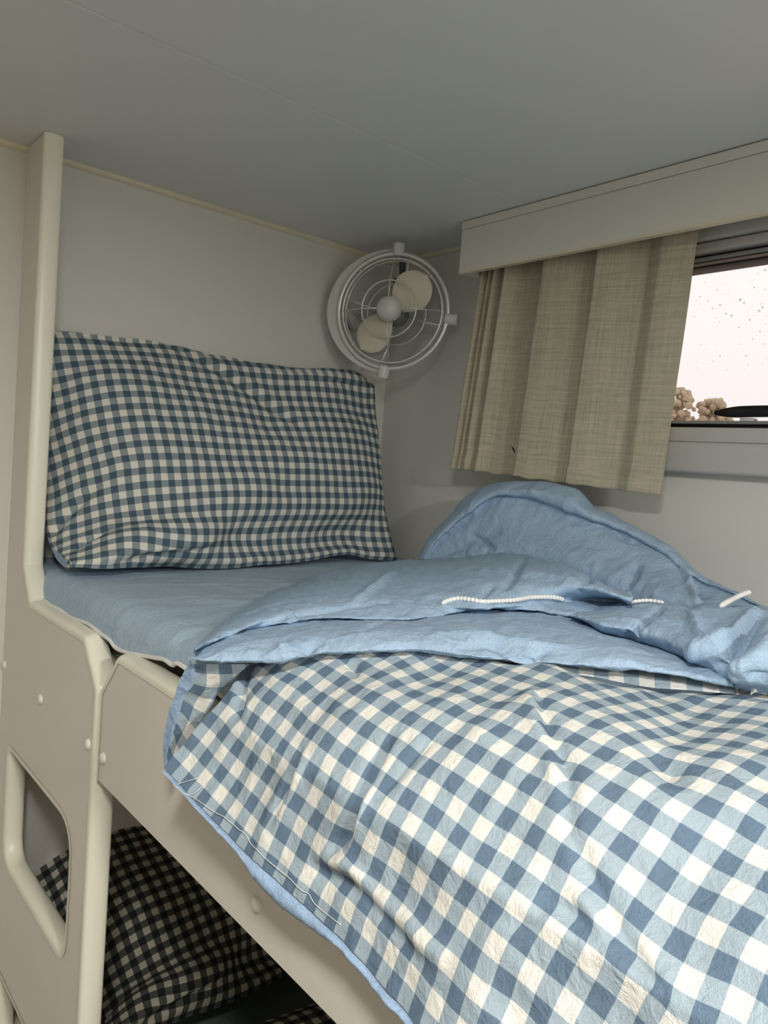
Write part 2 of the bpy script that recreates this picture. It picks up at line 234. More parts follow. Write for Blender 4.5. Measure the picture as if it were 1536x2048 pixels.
def plain(name, col, rough=0.5, var=0.04, vscale=6.0, bump=0.0, bscale=200.0, spec=0.5, metal=0.0):
    t = NT(name)
    p = t.n('ShaderNodeBsdfPrincipled')
    p.inputs['Roughness'].default_value = rough
    p.inputs['Specular IOR Level'].default_value = spec
    p.inputs['Metallic'].default_value = metal
    tc = t.n('ShaderNodeTexCoord')
    nz = t.n('ShaderNodeTexNoise')
    nz.inputs['Scale'].default_value = vscale
    nz.inputs['Detail'].default_value = 4
    t.l(tc.outputs['Object'], nz.inputs['Vector'])
    mx = t.n('ShaderNodeMix', data_type='RGBA')
    c = np.array(lin(col))
    mx.inputs['A'].default_value = (*(c * (1 - var)), 1)
    mx.inputs['B'].default_value = (*np.minimum(c * (1 + var), 1), 1)
    t.l(nz.outputs['Fac'], mx.inputs['Factor'])
    t.l(mx.outputs['Result'], p.inputs['Base Color'])
    if bump:
        n2 = t.n('ShaderNodeTexNoise')
        n2.inputs['Scale'].default_value = bscale
        n2.inputs['Detail'].default_value = 3
        t.l(tc.outputs['Object'], n2.inputs['Vector'])
        b = t.n('ShaderNodeBump')
        b.inputs['Strength'].default_value = bump
        b.inputs['Distance'].default_value = 0.001
        t.l(n2.outputs['Fac'], b.inputs['Height'])
        t.l(b.outputs[0], p.inputs['Normal'])
    t.l(p.outputs[0], t.o.inputs['Surface'])
    return t.m


def cloth_bump(t, tc, strength=0.35):
    n1 = t.n('ShaderNodeTexNoise')
    n1.inputs['Scale'].default_value = 70
    n1.inputs['Detail'].default_value = 5
    n1.inputs['Roughness'].default_value = 0.6
    n1.inputs['Distortion'].default_value = 1.2
    t.l(tc.outputs['Object'], n1.inputs['Vector'])
    n2 = t.n('ShaderNodeTexNoise')
    n2.inputs['Scale'].default_value = 1400
    n2.inputs['Detail'].default_value = 1
    t.l(tc.outputs['Object'], n2.inputs['Vector'])
    n3 = t.n('ShaderNodeTexNoise')
    n3.noise_type = 'RIDGED_MULTIFRACTAL'
    n3.inputs['Scale'].default_value = 22
    n3.inputs['Detail'].default_value = 3
    n3.inputs['Distortion'].default_value = 0.8
    t.l(tc.outputs['Object'], n3.inputs['Vector'])
    h = t.math('ADD', t.math('MULTIPLY', n1.outputs['Fac'], 0.8), t.math('MULTIPLY', n2.outputs['Fac'], 0.12))
    h = t.math('ADD', h, t.math('MULTIPLY', n3.outputs['Fac'], 0.35))
    b = t.n('ShaderNodeBump')
    b.inputs['Strength'].default_value = strength
    b.inputs['Distance'].default_value = 0.0048
    t.l(h, b.inputs['Height'])
    return b.outputs[0]


def gingham(name, white, mid, dark, bump=0.35):
    """Woven check: white, mixed and dark squares from the cloth's own UVs (one unit = one repeat)."""
    t = NT(name)
    p = t.n('ShaderNodeBsdfPrincipled')
    p.inputs['Roughness'].default_value = 0.9
    p.inputs['Specular IOR Level'].default_value = 0.15
    uv = t.n('ShaderNodeUVMap')
    sp = t.n('ShaderNodeSeparateXYZ')
    t.l(uv.outputs[0], sp.inputs[0])
    tc = t.n('ShaderNodeTexCoord')
    bands = []
    for ch in ('X', 'Y'):
        fr = t.math('FRACT', sp.outputs[ch])
        d = t.math('ABSOLUTE', t.math('SUBTRACT', fr, 0.5))
        mr = t.n('ShaderNodeMapRange', interpolation_type='SMOOTHSTEP')
        t.l(d, mr.inputs['Value'])
        mr.inputs['From Min'].default_value = 0.262
        mr.inputs['From Max'].default_value = 0.238
        bands.append(mr.outputs[0])
    s = t.math('MULTIPLY', t.math('ADD', bands[0], bands[1]), 0.5)
    cr = t.n('ShaderNodeValToRGB')
    e = cr.color_ramp.elements
    e[0].position = 0
    e[0].color = rgba(white)
    e[1].position = 1
    e[1].color = rgba(dark)
    m = cr.color_ramp.elements.new(0.5)
    m.color = rgba(mid)
    t.l(s, cr.inputs[0])
    # slubby yarn
    mp = t.n('ShaderNodeMapping')
    mp.inputs['Scale'].default_value = (9, 60, 1)
    t.l(uv.outputs[0], mp.inputs[0])
    y1 = t.n('ShaderNodeTexNoise')
    y1.inputs['Scale'].default_value = 1
    y1.inputs['Detail'].default_value = 3
    t.l(mp.outputs[0], y1.inputs['Vector'])
    mp2 = t.n('ShaderNodeMapping')
    mp2.inputs['Scale'].default_value = (60, 9, 1)
    t.l(uv.outputs[0], mp2.inputs[0])
    y2 = t.n('ShaderNodeTexNoise')
    y2.inputs['Scale'].default_value = 1
    y2.inputs['Detail'].default_value = 3
    t.l(mp2.outputs[0], y2.inputs['Vector'])
    f = t.math('ADD', t.math('MULTIPLY', y1.outputs['Fac'], 0.22), t.math('MULTIPLY', y2.outputs['Fac'], 0.22))
    f = t.math('ADD', f, 0.78)
    mm = t.n('ShaderNodeMix', data_type='RGBA', blend_type='MULTIPLY')
    mm.inputs['Factor'].default_value = 1
    t.l(cr.outputs[0], mm.inputs['A'])
    t.l(f, mm.inputs['B'])
    t.l(mm.outputs['Result'], p.inputs['Base Color'])
    t.l(cloth_bump(t, tc, bump), p.inputs['Normal'])
    t.l(p.outputs[0], t.o.inputs['Surface'])
    return t.m


def chambray(name, light, dark, bump=0.35):
    t = NT(name)
    p = t.n('ShaderNodeBsdfPrincipled')
    p.inputs['Roughness'].default_value = 0.9
    p.inputs['Specular IOR Level'].default_value = 0.15
    tc = t.n('ShaderNodeTexCoord')
    fs = []
    for sc in ((1800, 260, 900), (260, 1800, 900)):
        mp = t.n('ShaderNodeMapping')
        mp.inputs['Scale'].default_value = sc
        t.l(tc.outputs['Object'], mp.inputs[0])
        y = t.n('ShaderNodeTexNoise')
        y.inputs['Scale'].default_value = 1
        y.inputs['Detail'].default_value = 2
        t.l(mp.outputs[0], y.inputs['Vector'])
        fs.append(y.outputs['Fac'])
    f = t.math('MULTIPLY', t.math('ADD', fs[0], fs[1]), 0.5)
    mx = t.n('ShaderNodeMix', data_type='RGBA')
    mx.inputs['A'].default_value = rgba(dark)
    mx.inputs['B'].default_value = rgba(light)
    mr = t.n('ShaderNodeMapRange')
    mr.inputs['From Min'].default_value = 0.3
    mr.inputs['From Max'].default_value = 0.7
    t.l(f, mr.inputs['Value'])
    t.l(mr.outputs[0], mx.inputs['Factor'])
    t.l(mx.outputs['Result'], p.inputs['Base Color'])
    t.l(cloth_bump(t, tc, bump), p.inputs['Normal'])
    t.l(p.outputs[0], t.o.inputs['Surface'])
    return t.m


def linen(name, light, dark):
    t = NT(name)
    p = t.n('ShaderNodeBsdfPrincipled')
    p.inputs['Roughness'].default_value = 0.92
    p.inputs['Specular IOR Level'].default_value = 0.1
    uv = t.n('ShaderNodeUVMap')
    fs = []
    for sc in ((900, 25, 1), (22, 700, 1), (260, 8, 1), (7, 230, 1)):
        mp = t.n('ShaderNodeMapping')
        mp.inputs['Scale'].default_value = sc
        t.l(uv.outputs[0], mp.inputs[0])
        y = t.n('ShaderNodeTexNoise')
        y.inputs['Scale'].default_value = 1
        y.inputs['Detail'].default_value = 2
        t.l(mp.outputs[0], y.inputs['Vector'])
        fs.append(y.outputs['Fac'])
    f = t.math('MULTIPLY', t.math('ADD', t.math('ADD', fs[0], fs[1]), t.math('ADD', fs[2], fs[3])), 0.25)
    mr = t.n('ShaderNodeMapRange')
    mr.inputs['From Min'].default_value = 0.36
    mr.inputs['From Max'].default_value = 0.64
    t.l(f, mr.inputs['Value'])
    mx = t.n('ShaderNodeMix', data_type='RGBA')
    mx.inputs['A'].default_value = rgba(dark)
    mx.inputs['B'].default_value = rgba(light)
    t.l(mr.outputs[0], mx.inputs['Factor'])
    t.l(mx.outputs['Result'], p.inputs['Base Color'])
    b = t.n('ShaderNodeBump')
    b.inputs['Strength'].default_value = 0.4
    b.inputs['Distance'].default_value = 0.0006
    t.l(f, b.inputs['Height'])
    t.l(b.outputs[0], p.inputs['Normal'])
    t.l(p.outputs[0], t.o.inputs['Surface'])
    return t.m


M = {}
M['wall'] = plain('wall_board', (222, 219, 211), 0.5, 0.015, 3, 0.05, 900)
M['ceiling'] = plain('ceiling_board', (230, 231, 226), 0.5, 0.012, 2, 0.05, 900)
M['cornice'] = plain('cream_trim', (226, 218, 190), 0.4, 0.03, 20)
M['panel'] = plain('cream_laminate', (237, 230, 216), 0.42, 0.02, 8, 0.12, 1500)
M['edging'] = plain('ivory_vinyl', (248, 244, 224), 0.32, 0.015, 10)
M['cap'] = plain('cap_plastic', (242, 237, 222), 0.35, 0.02, 30)
M['valance'] = plain('valance_board', (222, 218, 207), 0.45, 0.015, 5, 0.05, 900)
M['floor'] = plain('vinyl_floor', (84, 72, 60), 0.5, 0.12, 9)
M['dark_lining'] = plain('bounce_absorber', (84, 66, 50), 0.5, 0.2, 7)
M['ply'] = plain('bed_ply', (196, 176, 140), 0.6, 0.1, 12)
M['white_plastic'] = plain('white_plastic', (214, 213, 206), 0.3, 0.01, 10)
M['cream_plastic'] = plain('cream_plastic', (214, 208, 186), 0.4, 0.02, 10)
M['grey_plastic'] = plain('grey_plastic', (120, 124, 122), 0.45, 0.03, 10)
M['dark_plastic'] = plain('slate_plastic', (62, 70, 78), 0.45, 0.03, 10)
M['black'] = plain('black_rubber', (14, 14, 14), 0.5, 0.05, 10)
M['chrome'] = plain('brushed_chrome', (222, 220, 214), 0.32, 0.02, 30, metal=0.45)
M['frame'] = plain('window_plastic', (196, 195, 190), 0.45, 0.015, 8)
M['alu'] = plain('grey_aluminium', (150, 152, 150), 0.4, 0.03, 20, metal=0.3)
M['pinkstrip'] = plain('bronze_strip', (150, 132, 126), 0.4, 0.03, 20)
M['mattress'] = plain('mattress_ticking', (222, 218, 208), 0.9, 0.03, 40, 0.3, 600)
M['cord'] = plain('white_cord', (240, 238, 234), 0.8, 0.04, 900)
M['thread'] = plain('white_thread', (236, 234, 228), 0.8, 0.02, 50)
M['gingham'] = gingham('blue_gingham', (229, 226, 217), (162, 177, 186), (102, 122, 141), 0.6)
M['gingham_grey'] = gingham('pillow_gingham', (229, 224, 212), (141, 153, 156), (78, 96, 109), 0.15)
M['gingham_shaded'] = gingham('shaded_gingham', (190, 184, 168), (84, 86, 80), (38, 42, 42), 0.3)
M['sheet_shaded'] = chambray('shaded_chambray', (126, 140, 134), (96, 110, 104), 0.4)  # lower sheet: shade under the upper bunk put into its colour
M['chambray'] = chambray('blue_chambray', (190, 211, 229), (144, 173, 203), 0.8)
M['sheet'] = chambray('sheet_chambray', (198, 216, 230), (160, 184, 204), 0.6)
M['binding'] = chambray('binding_chambray', (176, 197, 220), (134, 161, 193), 0.6)
M['linen'] = linen('flax_linen', (202, 194, 172), (158, 151, 130))
M['leaf'] = plain('hazy_foliage', (190, 175, 153), 0.95, 0.3, 0.5, 0, spec=0.0)
M['bark'] = plain('bark', (150, 138, 124), 0.9, 0.2, 5)
M['ground'] = plain('pale_gravel', (190, 178, 160), 0.95, 0.15, 0.4)


def glass_mat():
    t = NT('acrylic_pane')
    tr = t.n('ShaderNodeBsdfTransparent')
    tr.inputs[0].default_value = (0.98, 0.97, 0.965, 1)
    gl = t.n('ShaderNodeBsdfGlossy')
    gl.inputs['Roughness'].default_value = 0.05
    fr = t.n('ShaderNodeFresnel')
    fr.inputs[0].default_value = 1.3
    mx = t.n('ShaderNodeMixShader')
    t.l(fr.outputs[0], mx.inputs[0])
    t.l(tr.outputs[0], mx.inputs[1])
    t.l(gl.outputs[0], mx.inputs[2])
    t.l(mx.outputs[0], t.o.inputs['Surface'])
    return t.m


M['glass'] = glass_mat()
tw = NT('rain_water')
pw = tw.n('ShaderNodeBsdfPrincipled')
pw.inputs['Base Color'].default_value = (0.95, 0.95, 0.95, 1)
pw.inputs['Transmission Weight'].default_value = 1.0
pw.inputs['IOR'].default_value = 1.33
pw.inputs['Roughness'].default_value = 0.02
tw.l(pw.outputs[0], tw.o.inputs['Surface'])
M['water'] = tw.m
te = NT('lamp_diffuser')
ee = te.n('ShaderNodeEmission')
ee.inputs[0].default_value = (*LAMP_COL, 1)
ee.inputs[1].default_value = 3.0
te.l(ee.outputs[0], te.o.inputs['Surface'])
M['lamp'] = te.m


def thing(name, label, cat, loc, group=None):
    o = bpy.data.objects.new(name, None)
    o.empty_display_size = 0.05
    COL.objects.link(o)
    o.location = loc
    o['label'] = label
    o['category'] = cat
    if group:
        o['group'] = group
    return o


def origin(o):
    v = Vector((0, 0, 0))
    while o:
        v += Vector(o.location)
        o = o.parent
    return np.array(v)


def mesh(name, V, Fc, mat, parent=None, uv=None, smooth=True, loc=None, label=None, auto=None):
    """One mesh object; V are world coordinates."""
    V = np.asarray(V, float)
    base = origin(parent) if parent else np.array(loc if loc is not None else (0, 0, 0), float)
    me = bpy.data.meshes.new(name)
    me.from_pydata((V - base).tolist(), [], [tuple(int(i) for i in f) for f in Fc])
    me.materials.append(M[mat] if isinstance(mat, str) else mat)
    if uv is not None:
        lay = me.uv_layers.new(name='UVMap')
        li = np.empty(len(me.loops), dtype=np.int32)
        me.loops.foreach_get('vertex_index', li)
        lay.data.foreach_set('uv', np.asarray(uv, np.float32)[li].ravel())
    if smooth:
        me.polygons.foreach_set('use_smooth', [True] * len(me.polygons))
    me.update()
    o = bpy.data.objects.new(name, me)
    COL.objects.link(o)
    if parent:
        o.parent = parent
    elif loc is not None:
        o.location = loc
    if label:
        o['label'] = label
    if smooth and auto:
        try:
            me.set_sharp_from_angle(angle=math.radians(auto))
        except Exception:
            pass
    return o


def structure(name, V, Fc, mat, smooth=False):
    o = mesh(name, V, Fc, mat, smooth=smooth)
    o['kind'] = 'structure'
    return o


class MB:
    """Collects vertices and faces of one part."""
    def __init__(self):
        self.v = []
        self.f = []

    def add(self, V, Fc):
        b = len(self.v)
        self.v += [tuple(map(float, p)) for p in V]
        self.f += [tuple(int(i) + b for i in q) for q in Fc]
        return self

    def box(self, lo, hi, bev=0.0, seg=2):
        bm = bmesh.new()
        bmesh.ops.create_cube(bm, size=1)
        lo = np.array(lo, float)
        hi = np.array(hi, float)
        for p in bm.verts:
            p.co = Vector((lo + hi) / 2 + np.array(p.co) * (hi - lo))
        if bev:
            bmesh.ops.bevel(bm, geom=bm.edges[:], offset=bev, segments=seg, affect='EDGES', profile=0.5)
        bm.verts.index_update()
        self.add([p.co for p in bm.verts], [[q.index for q in fc.verts] for fc in bm.faces])
        bm.free()
        return self

    def tube(self, path, r, n=8, closed=False, cap=True):
        P = np.asarray(path, float)
        k = len(P)
        rr = np.full(k, r) if np.isscalar(r) else np.asarray(r)
        T = np.zeros_like(P)
        for a in range(k):
            if closed:
                T[a] = P[(a + 1) % k] - P[a - 1]
            else:
                T[a] = P[min(a + 1, k - 1)] - P[max(a - 1, 0)]
        T /= np.linalg.norm(T, axis=1)[:, None] + 1e-12
        ref = np.array([0, 0, 1.0]) if abs(T[0][2]) < 0.9 else np.array([1.0, 0, 0])
        nv = np.cross(T[0], ref)
        nv /= np.linalg.norm(nv)
        V = []
        for a in range(k):
            nv = nv - T[a] * nv.dot(T[a])
            nv /= np.linalg.norm(nv)
            bv = np.cross(T[a], nv)
            for q in range(n):
                t = 2 * math.pi * q / n
                V.append(P[a] + rr[a] * (math.cos(t) * nv + math.sin(t) * bv))
        Fc = []
        for a in range(k if closed else k - 1):
            b = (a + 1) % k
            for q in range(n):
                Fc.append((a * n + q, a * n + (q + 1) % n, b * n + (q + 1) % n, b * n + q))
        if cap and not closed:
            Fc.append(tuple(range(n))[::-1])
            Fc.append(tuple((k - 1) * n + q for q in range(n)))
        return self.add(V, Fc)

    def lathe(self, prof, c, ax, n=24):
        """prof: list of (radius, height along ax)."""
        ax = np.array(ax, float)
        ax /= np.linalg.norm(ax)
        ref = np.array([0, 0, 1.0]) if abs(ax[2]) < 0.9 else np.array([1.0, 0, 0])
        a = np.cross(ref, ax)
        a /= np.linalg.norm(a)
        b = np.cross(ax, a)
        V = []
        for r, h in prof:
            for q in range(n):
                t = 2 * math.pi * q / n
                V.append(np.array(c) + ax * h + max(r, 1e-5) * (math.cos(t) * a + math.sin(t) * b))
        Fc = []
        for k in range(len(prof) - 1):
            for q in range(n):
                Fc.append((k * n + q, k * n + (q + 1) % n, (k + 1) * n + (q + 1) % n, (k + 1) * n + q))
        Fc.append(tuple(range(n))[::-1])
        Fc.append(tuple((len(prof) - 1) * n + q for q in range(n)))
        return self.add(V, Fc)

    def out(self, name, mat, parent=None, **kw):
        kw.setdefault('auto', 40)
        return mesh(name, self.v, self.f, mat, parent, **kw)


def grid_faces(n, m, keep=None):
    F_ = []
    for a in range(n - 1):
        for b in range(m - 1):
            if keep is None or keep[a, b]:
                F_.append((a * m + b, (a + 1) * m + b, (a + 1) * m + b + 1, a * m + b + 1))
    return F_


def cubic(A, t, axis=0):
    """Catmull-Rom samples of A along an axis at float indices t."""
    A = np.moveaxis(np.asarray(A, float), axis, 0)
    n = len(A)
    t = np.clip(np.asarray(t, float), 0, n - 1)
    i = np.minimum(np.floor(t).astype(int), n - 2)
    f = (t - i).reshape((-1,) + (1,) * (A.ndim - 1))
    ext = np.concatenate([[2 * A[0] - A[1]], A, [2 * A[-1] - A[-2]]])
    p0, p1, p2, p3 = ext[i], ext[i + 1], ext[i + 2], ext[i + 3]
    r = 0.5 * (2 * p1 + (p2 - p0) * f + (2 * p0 - 5 * p1 + 4 * p2 - p3) * f ** 2 + (3 * p1 - p0 - 3 * p2 + p3) * f ** 3)
    return np.moveaxis(r, 0, axis)


def dense(P, ku, kv):
    n, m = P.shape[:2]
    P = cubic(P, np.linspace(0, n - 1, (n - 1) * ku + 1), 0)
    return cubic(P, np.linspace(0, m - 1, (m - 1) * kv + 1), 1)


def normals(P, flip=False):
    a = np.gradient(P, axis=0)
    b = np.gradient(P, axis=1)
    n = np.cross(a, b)
    n /= np.linalg.norm(n, axis=-1)[..., None] + 1e-12
    return -n if flip else n


def toward(P, N, d):
    """Orient normals to the side d."""
    return N if (N * np.array(d)).sum(-1).mean() > 0 else -N


_rs = np.random.RandomState(7)
_tab = _rs.rand(256, 256)


def vnoise(x, y, seed=0):
    x = np.asarray(x, float) + seed * 17.31
    y = np.asarray(y, float) + seed * 41.77
    xi = np.floor(x).astype(int)
    yi = np.floor(y).astype(int)
    fx = x - xi
    fy = y - yi
    fx = fx * fx * fx * (fx * (fx * 6 - 15) + 10)
    fy = fy * fy * fy * (fy * (fy * 6 - 15) + 10)
    g = lambda a, b: _tab[a % 256, b % 256]
    return (g(xi, yi) * (1 - fx) + g(xi + 1, yi) * fx) * (1 - fy) + (g(xi, yi + 1) * (1 - fx) + g(xi + 1, yi + 1) * fx) * fy


def fbm(x, y, seed=0, oct=4):
    r = 0
    a = 0.5
    for k in range(oct):
        r = r + a * (vnoise(x * 2 ** k, y * 2 ** k, seed + k) - 0.5)
        a *= 0.5
    return r


def ridges(x, y, seed=0, oct=3):
    """Sharp crumple lines, about 0..1."""
    wx = x + 0.8 * fbm(x * 0.7, y * 0.7, seed + 30)
    wy = y + 0.8 * fbm(x * 0.7, y * 0.7, seed + 31)
    r = 0
    a = 0.6
    for k in range(oct):
        v = 1 - np.abs(2 * vnoise(wx * 2 ** k, wy * 2 ** k, seed + k) - 1)
        r = r + a * v ** 3
        a *= 0.5
    return r


def crease(P, N, lines, clip=None):
    """Adds folds along pixel polylines laid onto the cloth: (points, width m, height m)."""
    flat = P.reshape(-1, 3)
    uv = proj(flat)
    D = np.zeros(len(flat))
    for pts, w, h in lines:
        Q = []
        for u, v in pts:
            k = np.argmin((uv[:, 0] - u) ** 2 + (uv[:, 1] - v) ** 2)
            Q.append(flat[k])
        Q = np.array(Q)
        Q = cubic(Q, np.linspace(0, len(Q) - 1, (len(Q) - 1) * 8 + 1))
        best = np.full(len(flat), 1e9)
        bt = np.zeros(len(flat))
        for s in range(len(Q) - 1):
            a, b = Q[s], Q[s + 1]
            ab = b - a
            t = np.clip(((flat - a) @ ab) / (ab @ ab + 1e-12), 0, 1)
            d = np.linalg.norm(flat - a - t[:, None] * ab, axis=1)
            m_ = d < best
            best[m_] = d[m_]
            bt[m_] = (s + t[m_]) / (len(Q) - 1)
        D += 1.6 * h * np.exp(-(best / w) ** 2) * np.sin(np.pi * np.clip(bt * 0.9 + 0.05, 0, 1)) ** 0.5
    return P + N * D.reshape(P.shape[:2])[..., None]


def curve(pts):
    x, y = zip(*pts)
    return lambda t: np.interp(t, x, y)


# ------------------------------------------------------------------ the van's shell
X0 = 0.328          # aisle face of the bunk panel and guard rail
XW = 1.088          # window wall
YB = 1.300          # head wall
ZC = 1.9485         # ceiling
XL, YF = -1.15, -1.75


def solid(lo, hi, bev=0.0):
    b = MB().box(lo, hi, bev)
    return b.v, b.f


structure('floor', *solid((XL - .03, YF - .03, -0.03), (XW + .03, YB + .03, 0)), 'floor')
structure('wall_back', *solid((XL, YB, 0), (XW + .03, YB + .03, ZC)), 'wall')
structure('wall_left', *solid((XL - .03, YF, 1.02), (XL, YB, ZC)), 'wall')
structure('wall_front', *solid((XL, YF - .03, 1.02), (XW + .03, YF, ZC)), 'wall')
# unseen dark lower lining, added to keep bounced light off the lower bunk
structure('wall_left_lower', *solid((XL - .03, YF, 0), (XL, YB, 1.02)), 'dark_lining')
structure('wall_front_lower', *solid((XL, YF - .03, 0), (XW + .03, YF, 1.02)), 'dark_lining')
wy0, wy1, wz0, wz1 = -0.25, 0.86, 1.585, 1.850
b = MB()
b.box((XW, YF, 0), (XW + .03, YB, wz0)).box((XW, YF, wz1), (XW + .03, YB, ZC))
b.box((XW, YF, wz0), (XW + .03, wy0, wz1)).box((XW, wy1, wz0), (XW + .03, YB, wz1))
structure('wall_right', b.v, b.f, 'wall')
YS = 0.8425         # ceiling board joint
b = MB()
b.box((XL, YF, ZC), (XW + .03, YS - .0009, ZC + .02)).box((XL, YS + .0009, ZC), (XW + .03, YB, ZC + .02))
b.box((XL, YF, ZC + .015), (XW + .03, YB, ZC + .03))
structure('ceiling', b.v, b.f, 'ceiling')
# joint strip, a little below the boards
structure('trim_1', *solid((XL, YS + .0008, ZC - .0006), (XW, YS + .009, ZC + .001), 0.0003), 'ceiling')


def quarter(p0, p1, n1, n2, r):
    """Small cove bead along p0-p1 filling the corner of directions n1, n2."""
    p0, p1, n1, n2 = map(np.array, (p0, p1, n1, n2))
    V = []
    for p in (p0, p1):
        V.append(p)
        for k in range(6):
            t = math.pi / 2 * k / 5
            V.append(p + n1 * r * math.cos(t) + n2 * r * math.sin(t))
    Fc = [(k, k + 1, k + 8, k + 7) for k in range(1, 6)] + [(0, 1, 8, 7), (0, 7, 13, 6)]
    return V, Fc


structure('trim_2', *quarter((X0 + .026, YB, ZC), (XW, YB, ZC), (0, -1., 0), (0, 0, -1.), .008), 'cornice')
structure('trim_3', *quarter((XL, YB, ZC), (X0, YB, ZC), (0, -1., 0), (0, 0, -1.), .008), 'cornice')
structure('trim_4', *quarter((XW, 0.985, ZC), (XW, YB, ZC), (-1., 0, 0), (0, 0, -1.), .008), 'cornice')

# ------------------------------------------------------------------ bunk bed
bunk = thing('bunk_bed', 'cream built-in double bunk with step panel and upper guard rail', 'bunk bed', (0.5, 0.5, 0.0))
TH = 0.026


def rounded(poly, r, closed=True, n=5, rs=None):
    """Round the corners of a 2-D polyline."""
    poly = [np.array(p, float) for p in poly]
    k = len(poly)
    out = []
    for a in range(k):
        if not closed and a in (0, k - 1):
            out.append(poly[a])
            continue
        p, q, s = poly[a - 1], poly[a], poly[(a + 1) % k]
        rad = rs[a] if rs else r
        d1 = (p - q) / np.linalg.norm(p - q)
        d2 = (s - q) / np.linalg.norm(s - q)
        ang = math.acos(np.clip(d1 @ d2, -1, 1))
        cut = min(rad / math.tan(ang / 2), 0.45 * np.linalg.norm(p - q), 0.45 * np.linalg.norm(s - q))
        a0, a1 = q + d1 * cut, q + d2 * cut
        for t in np.linspace(0, 1, n):
            out.append((1 - t) ** 2 * a0 + 2 * t * (1 - t) * q + t * t * a1)
    return out


def board(outer, holes, x0, x1):
    """A board in the YZ plane between x0 and x1 with holes (bmesh triangle fill)."""
    bm = bmesh.new()
    edges = []
    for loop in [outer] + holes:
        vs_ = [bm.verts.new((x0, p[0], p[1])) for p in loop]
        for a in range(len(vs_)):
            edges.append(bm.edges.new((vs_[a], vs_[(a + 1) % len(vs_)])))
    res = bmesh.ops.triangle_fill(bm, edges=edges, use_beauty=True)
    fc = [g for g in res['geom'] if isinstance(g, bmesh.types.BMFace)]
    ex = bmesh.ops.extrude_face_region(bm, geom=fc)
    for g in ex['geom']:
        if isinstance(g, bmesh.types.BMVert):
            g.co.x = x1
    bmesh.ops.recalc_face_normals(bm, faces=bm.faces)
    bm.verts.index_update()
    V = [tuple(p.co) for p in bm.verts]
    Fc = [tuple(q.index for q in f.verts) for f in bm.faces]
    bm.free()
    return V, Fc


def edging(path, side, closed=False, w=TH, lip=0.0012, bulge=0.0065, back=0.004):
    """Rounded vinyl moulding along a YZ path; side = +1 when the open side lies left of the path."""
    P = np.array(path, float)
    k = len(P)
    Nn = np.zeros((k, 2))
    for a in range(k):
        pr = P[a - 1] if (a > 0 or closed) else None
        nx = P[(a + 1) % k] if (a < k - 1 or closed) else None
        ns = []
        if pr is not None:
            d = P[a] - pr
            ns.append(np.array([-d[1], d[0]]) / (np.linalg.norm(d) + 1e-12))
        if nx is not None:
            d = nx - P[a]
            ns.append(np.array([-d[1], d[0]]) / (np.linalg.norm(d) + 1e-12))
        m_ = sum(ns)
        m_ /= np.linalg.norm(m_) + 1e-12
        m_ /= max(m_ @ ns[0], 0.4)
        Nn[a] = m_ * side
    prof = [(-lip, -back)]
    for t in np.linspace(0, math.pi, 11):
        prof.append((w / 2 - (w / 2 + lip) * math.cos(t), bulge * math.sin(t) ** 0.8))
    prof.append((w + lip, -back))
    V = []
    for a in range(k):
        for dx, dn in prof:
            q = P[a] + Nn[a] * dn
            V.append((X0 + dx, q[0], q[1]))
    m_ = len(prof)
    Fc = []
    for a in range(k if closed else k - 1):
        c = (a + 1) % k
        for q in range(m_ - 1):
            Fc.append((a * m_ + q, a * m_ + q + 1, c * m_ + q + 1, c * m_ + q))
    if not closed:
        Fc.append(tuple(range(m_)))
        Fc.append(tuple((k - 1) * m_ + q for q in range(m_))[::-1])
    return V, Fc


Z = lambda r: 1.5 + r
near = [(1.209, ZC - .0005), (1.209, Z(-.190)), (1.168, Z(-.2435)), (0.933, Z(-.242)), (0.884, Z(-.292)), (0.880, 0.0)]
near_r = rounded(near, 0.012, closed=False)
outer = near_r + [np.array((YB, 0.0)), np.array((YB, ZC - .0005))]


def hole(y0, y1, z0, z1, r=0.045):
    return rounded([(y1, z1), (y0, z1), (y0, z0), (y1, z0)], r, n=8, rs=[.02, .055, .04, .045])


holes = [hole(0.942, 1.245, Z(-.668), Z(-.482)), hole(0.942, 1.245, Z(-1.034), Z(-.848)), hole(0.942, 1.245, Z(-1.39), Z(-1.214))]
V, Fc = board(outer, holes, X0, X0 + TH)
panel = mesh('step_panel', V, Fc, 'panel', bunk, smooth=False, label='tall cream panel with cut-out steps')
V, Fc = edging(near_r, -1)
mesh('edging', V, Fc, 'edging', panel, auto=50)
for h in holes:
    V, Fc = edging(h, +1, closed=True, bulge=0.009)
    mesh('step_edging', V, Fc, 'edging', panel, auto=50)

rail_o = [(0.867, Z(-.395)), (0.867, Z(-.290)), (0.822, Z(-.2395)), (-0.75, Z(-.2395)), (-0.75, Z(-.395))]
rail_r = rounded(rail_o, .008, rs=[.002, .008, .012, .01, .002], n=4)
V, Fc = board(rail_r, [], X0, X0 + TH)
rail = mesh('guard_rail', V, Fc, 'panel', bunk, smooth=False, label='long cream guard board of the upper bunk')
V, Fc = edging(rounded(rail_o[:4], .01, closed=False, n=5), -1, lip=.001)
mesh('edging', V, Fc, 'edging', rail, auto=50)


def cap(y, z, parent):
    MB().lathe([(0.0068, -.0005), (0.0068, .0012), (0.0058, .0030), (0.0034, .0041), (0.0, .0045)], (X0, y, z), (-1, 0, 0), 20).out('screw_cap', 'cap', parent, auto=60)


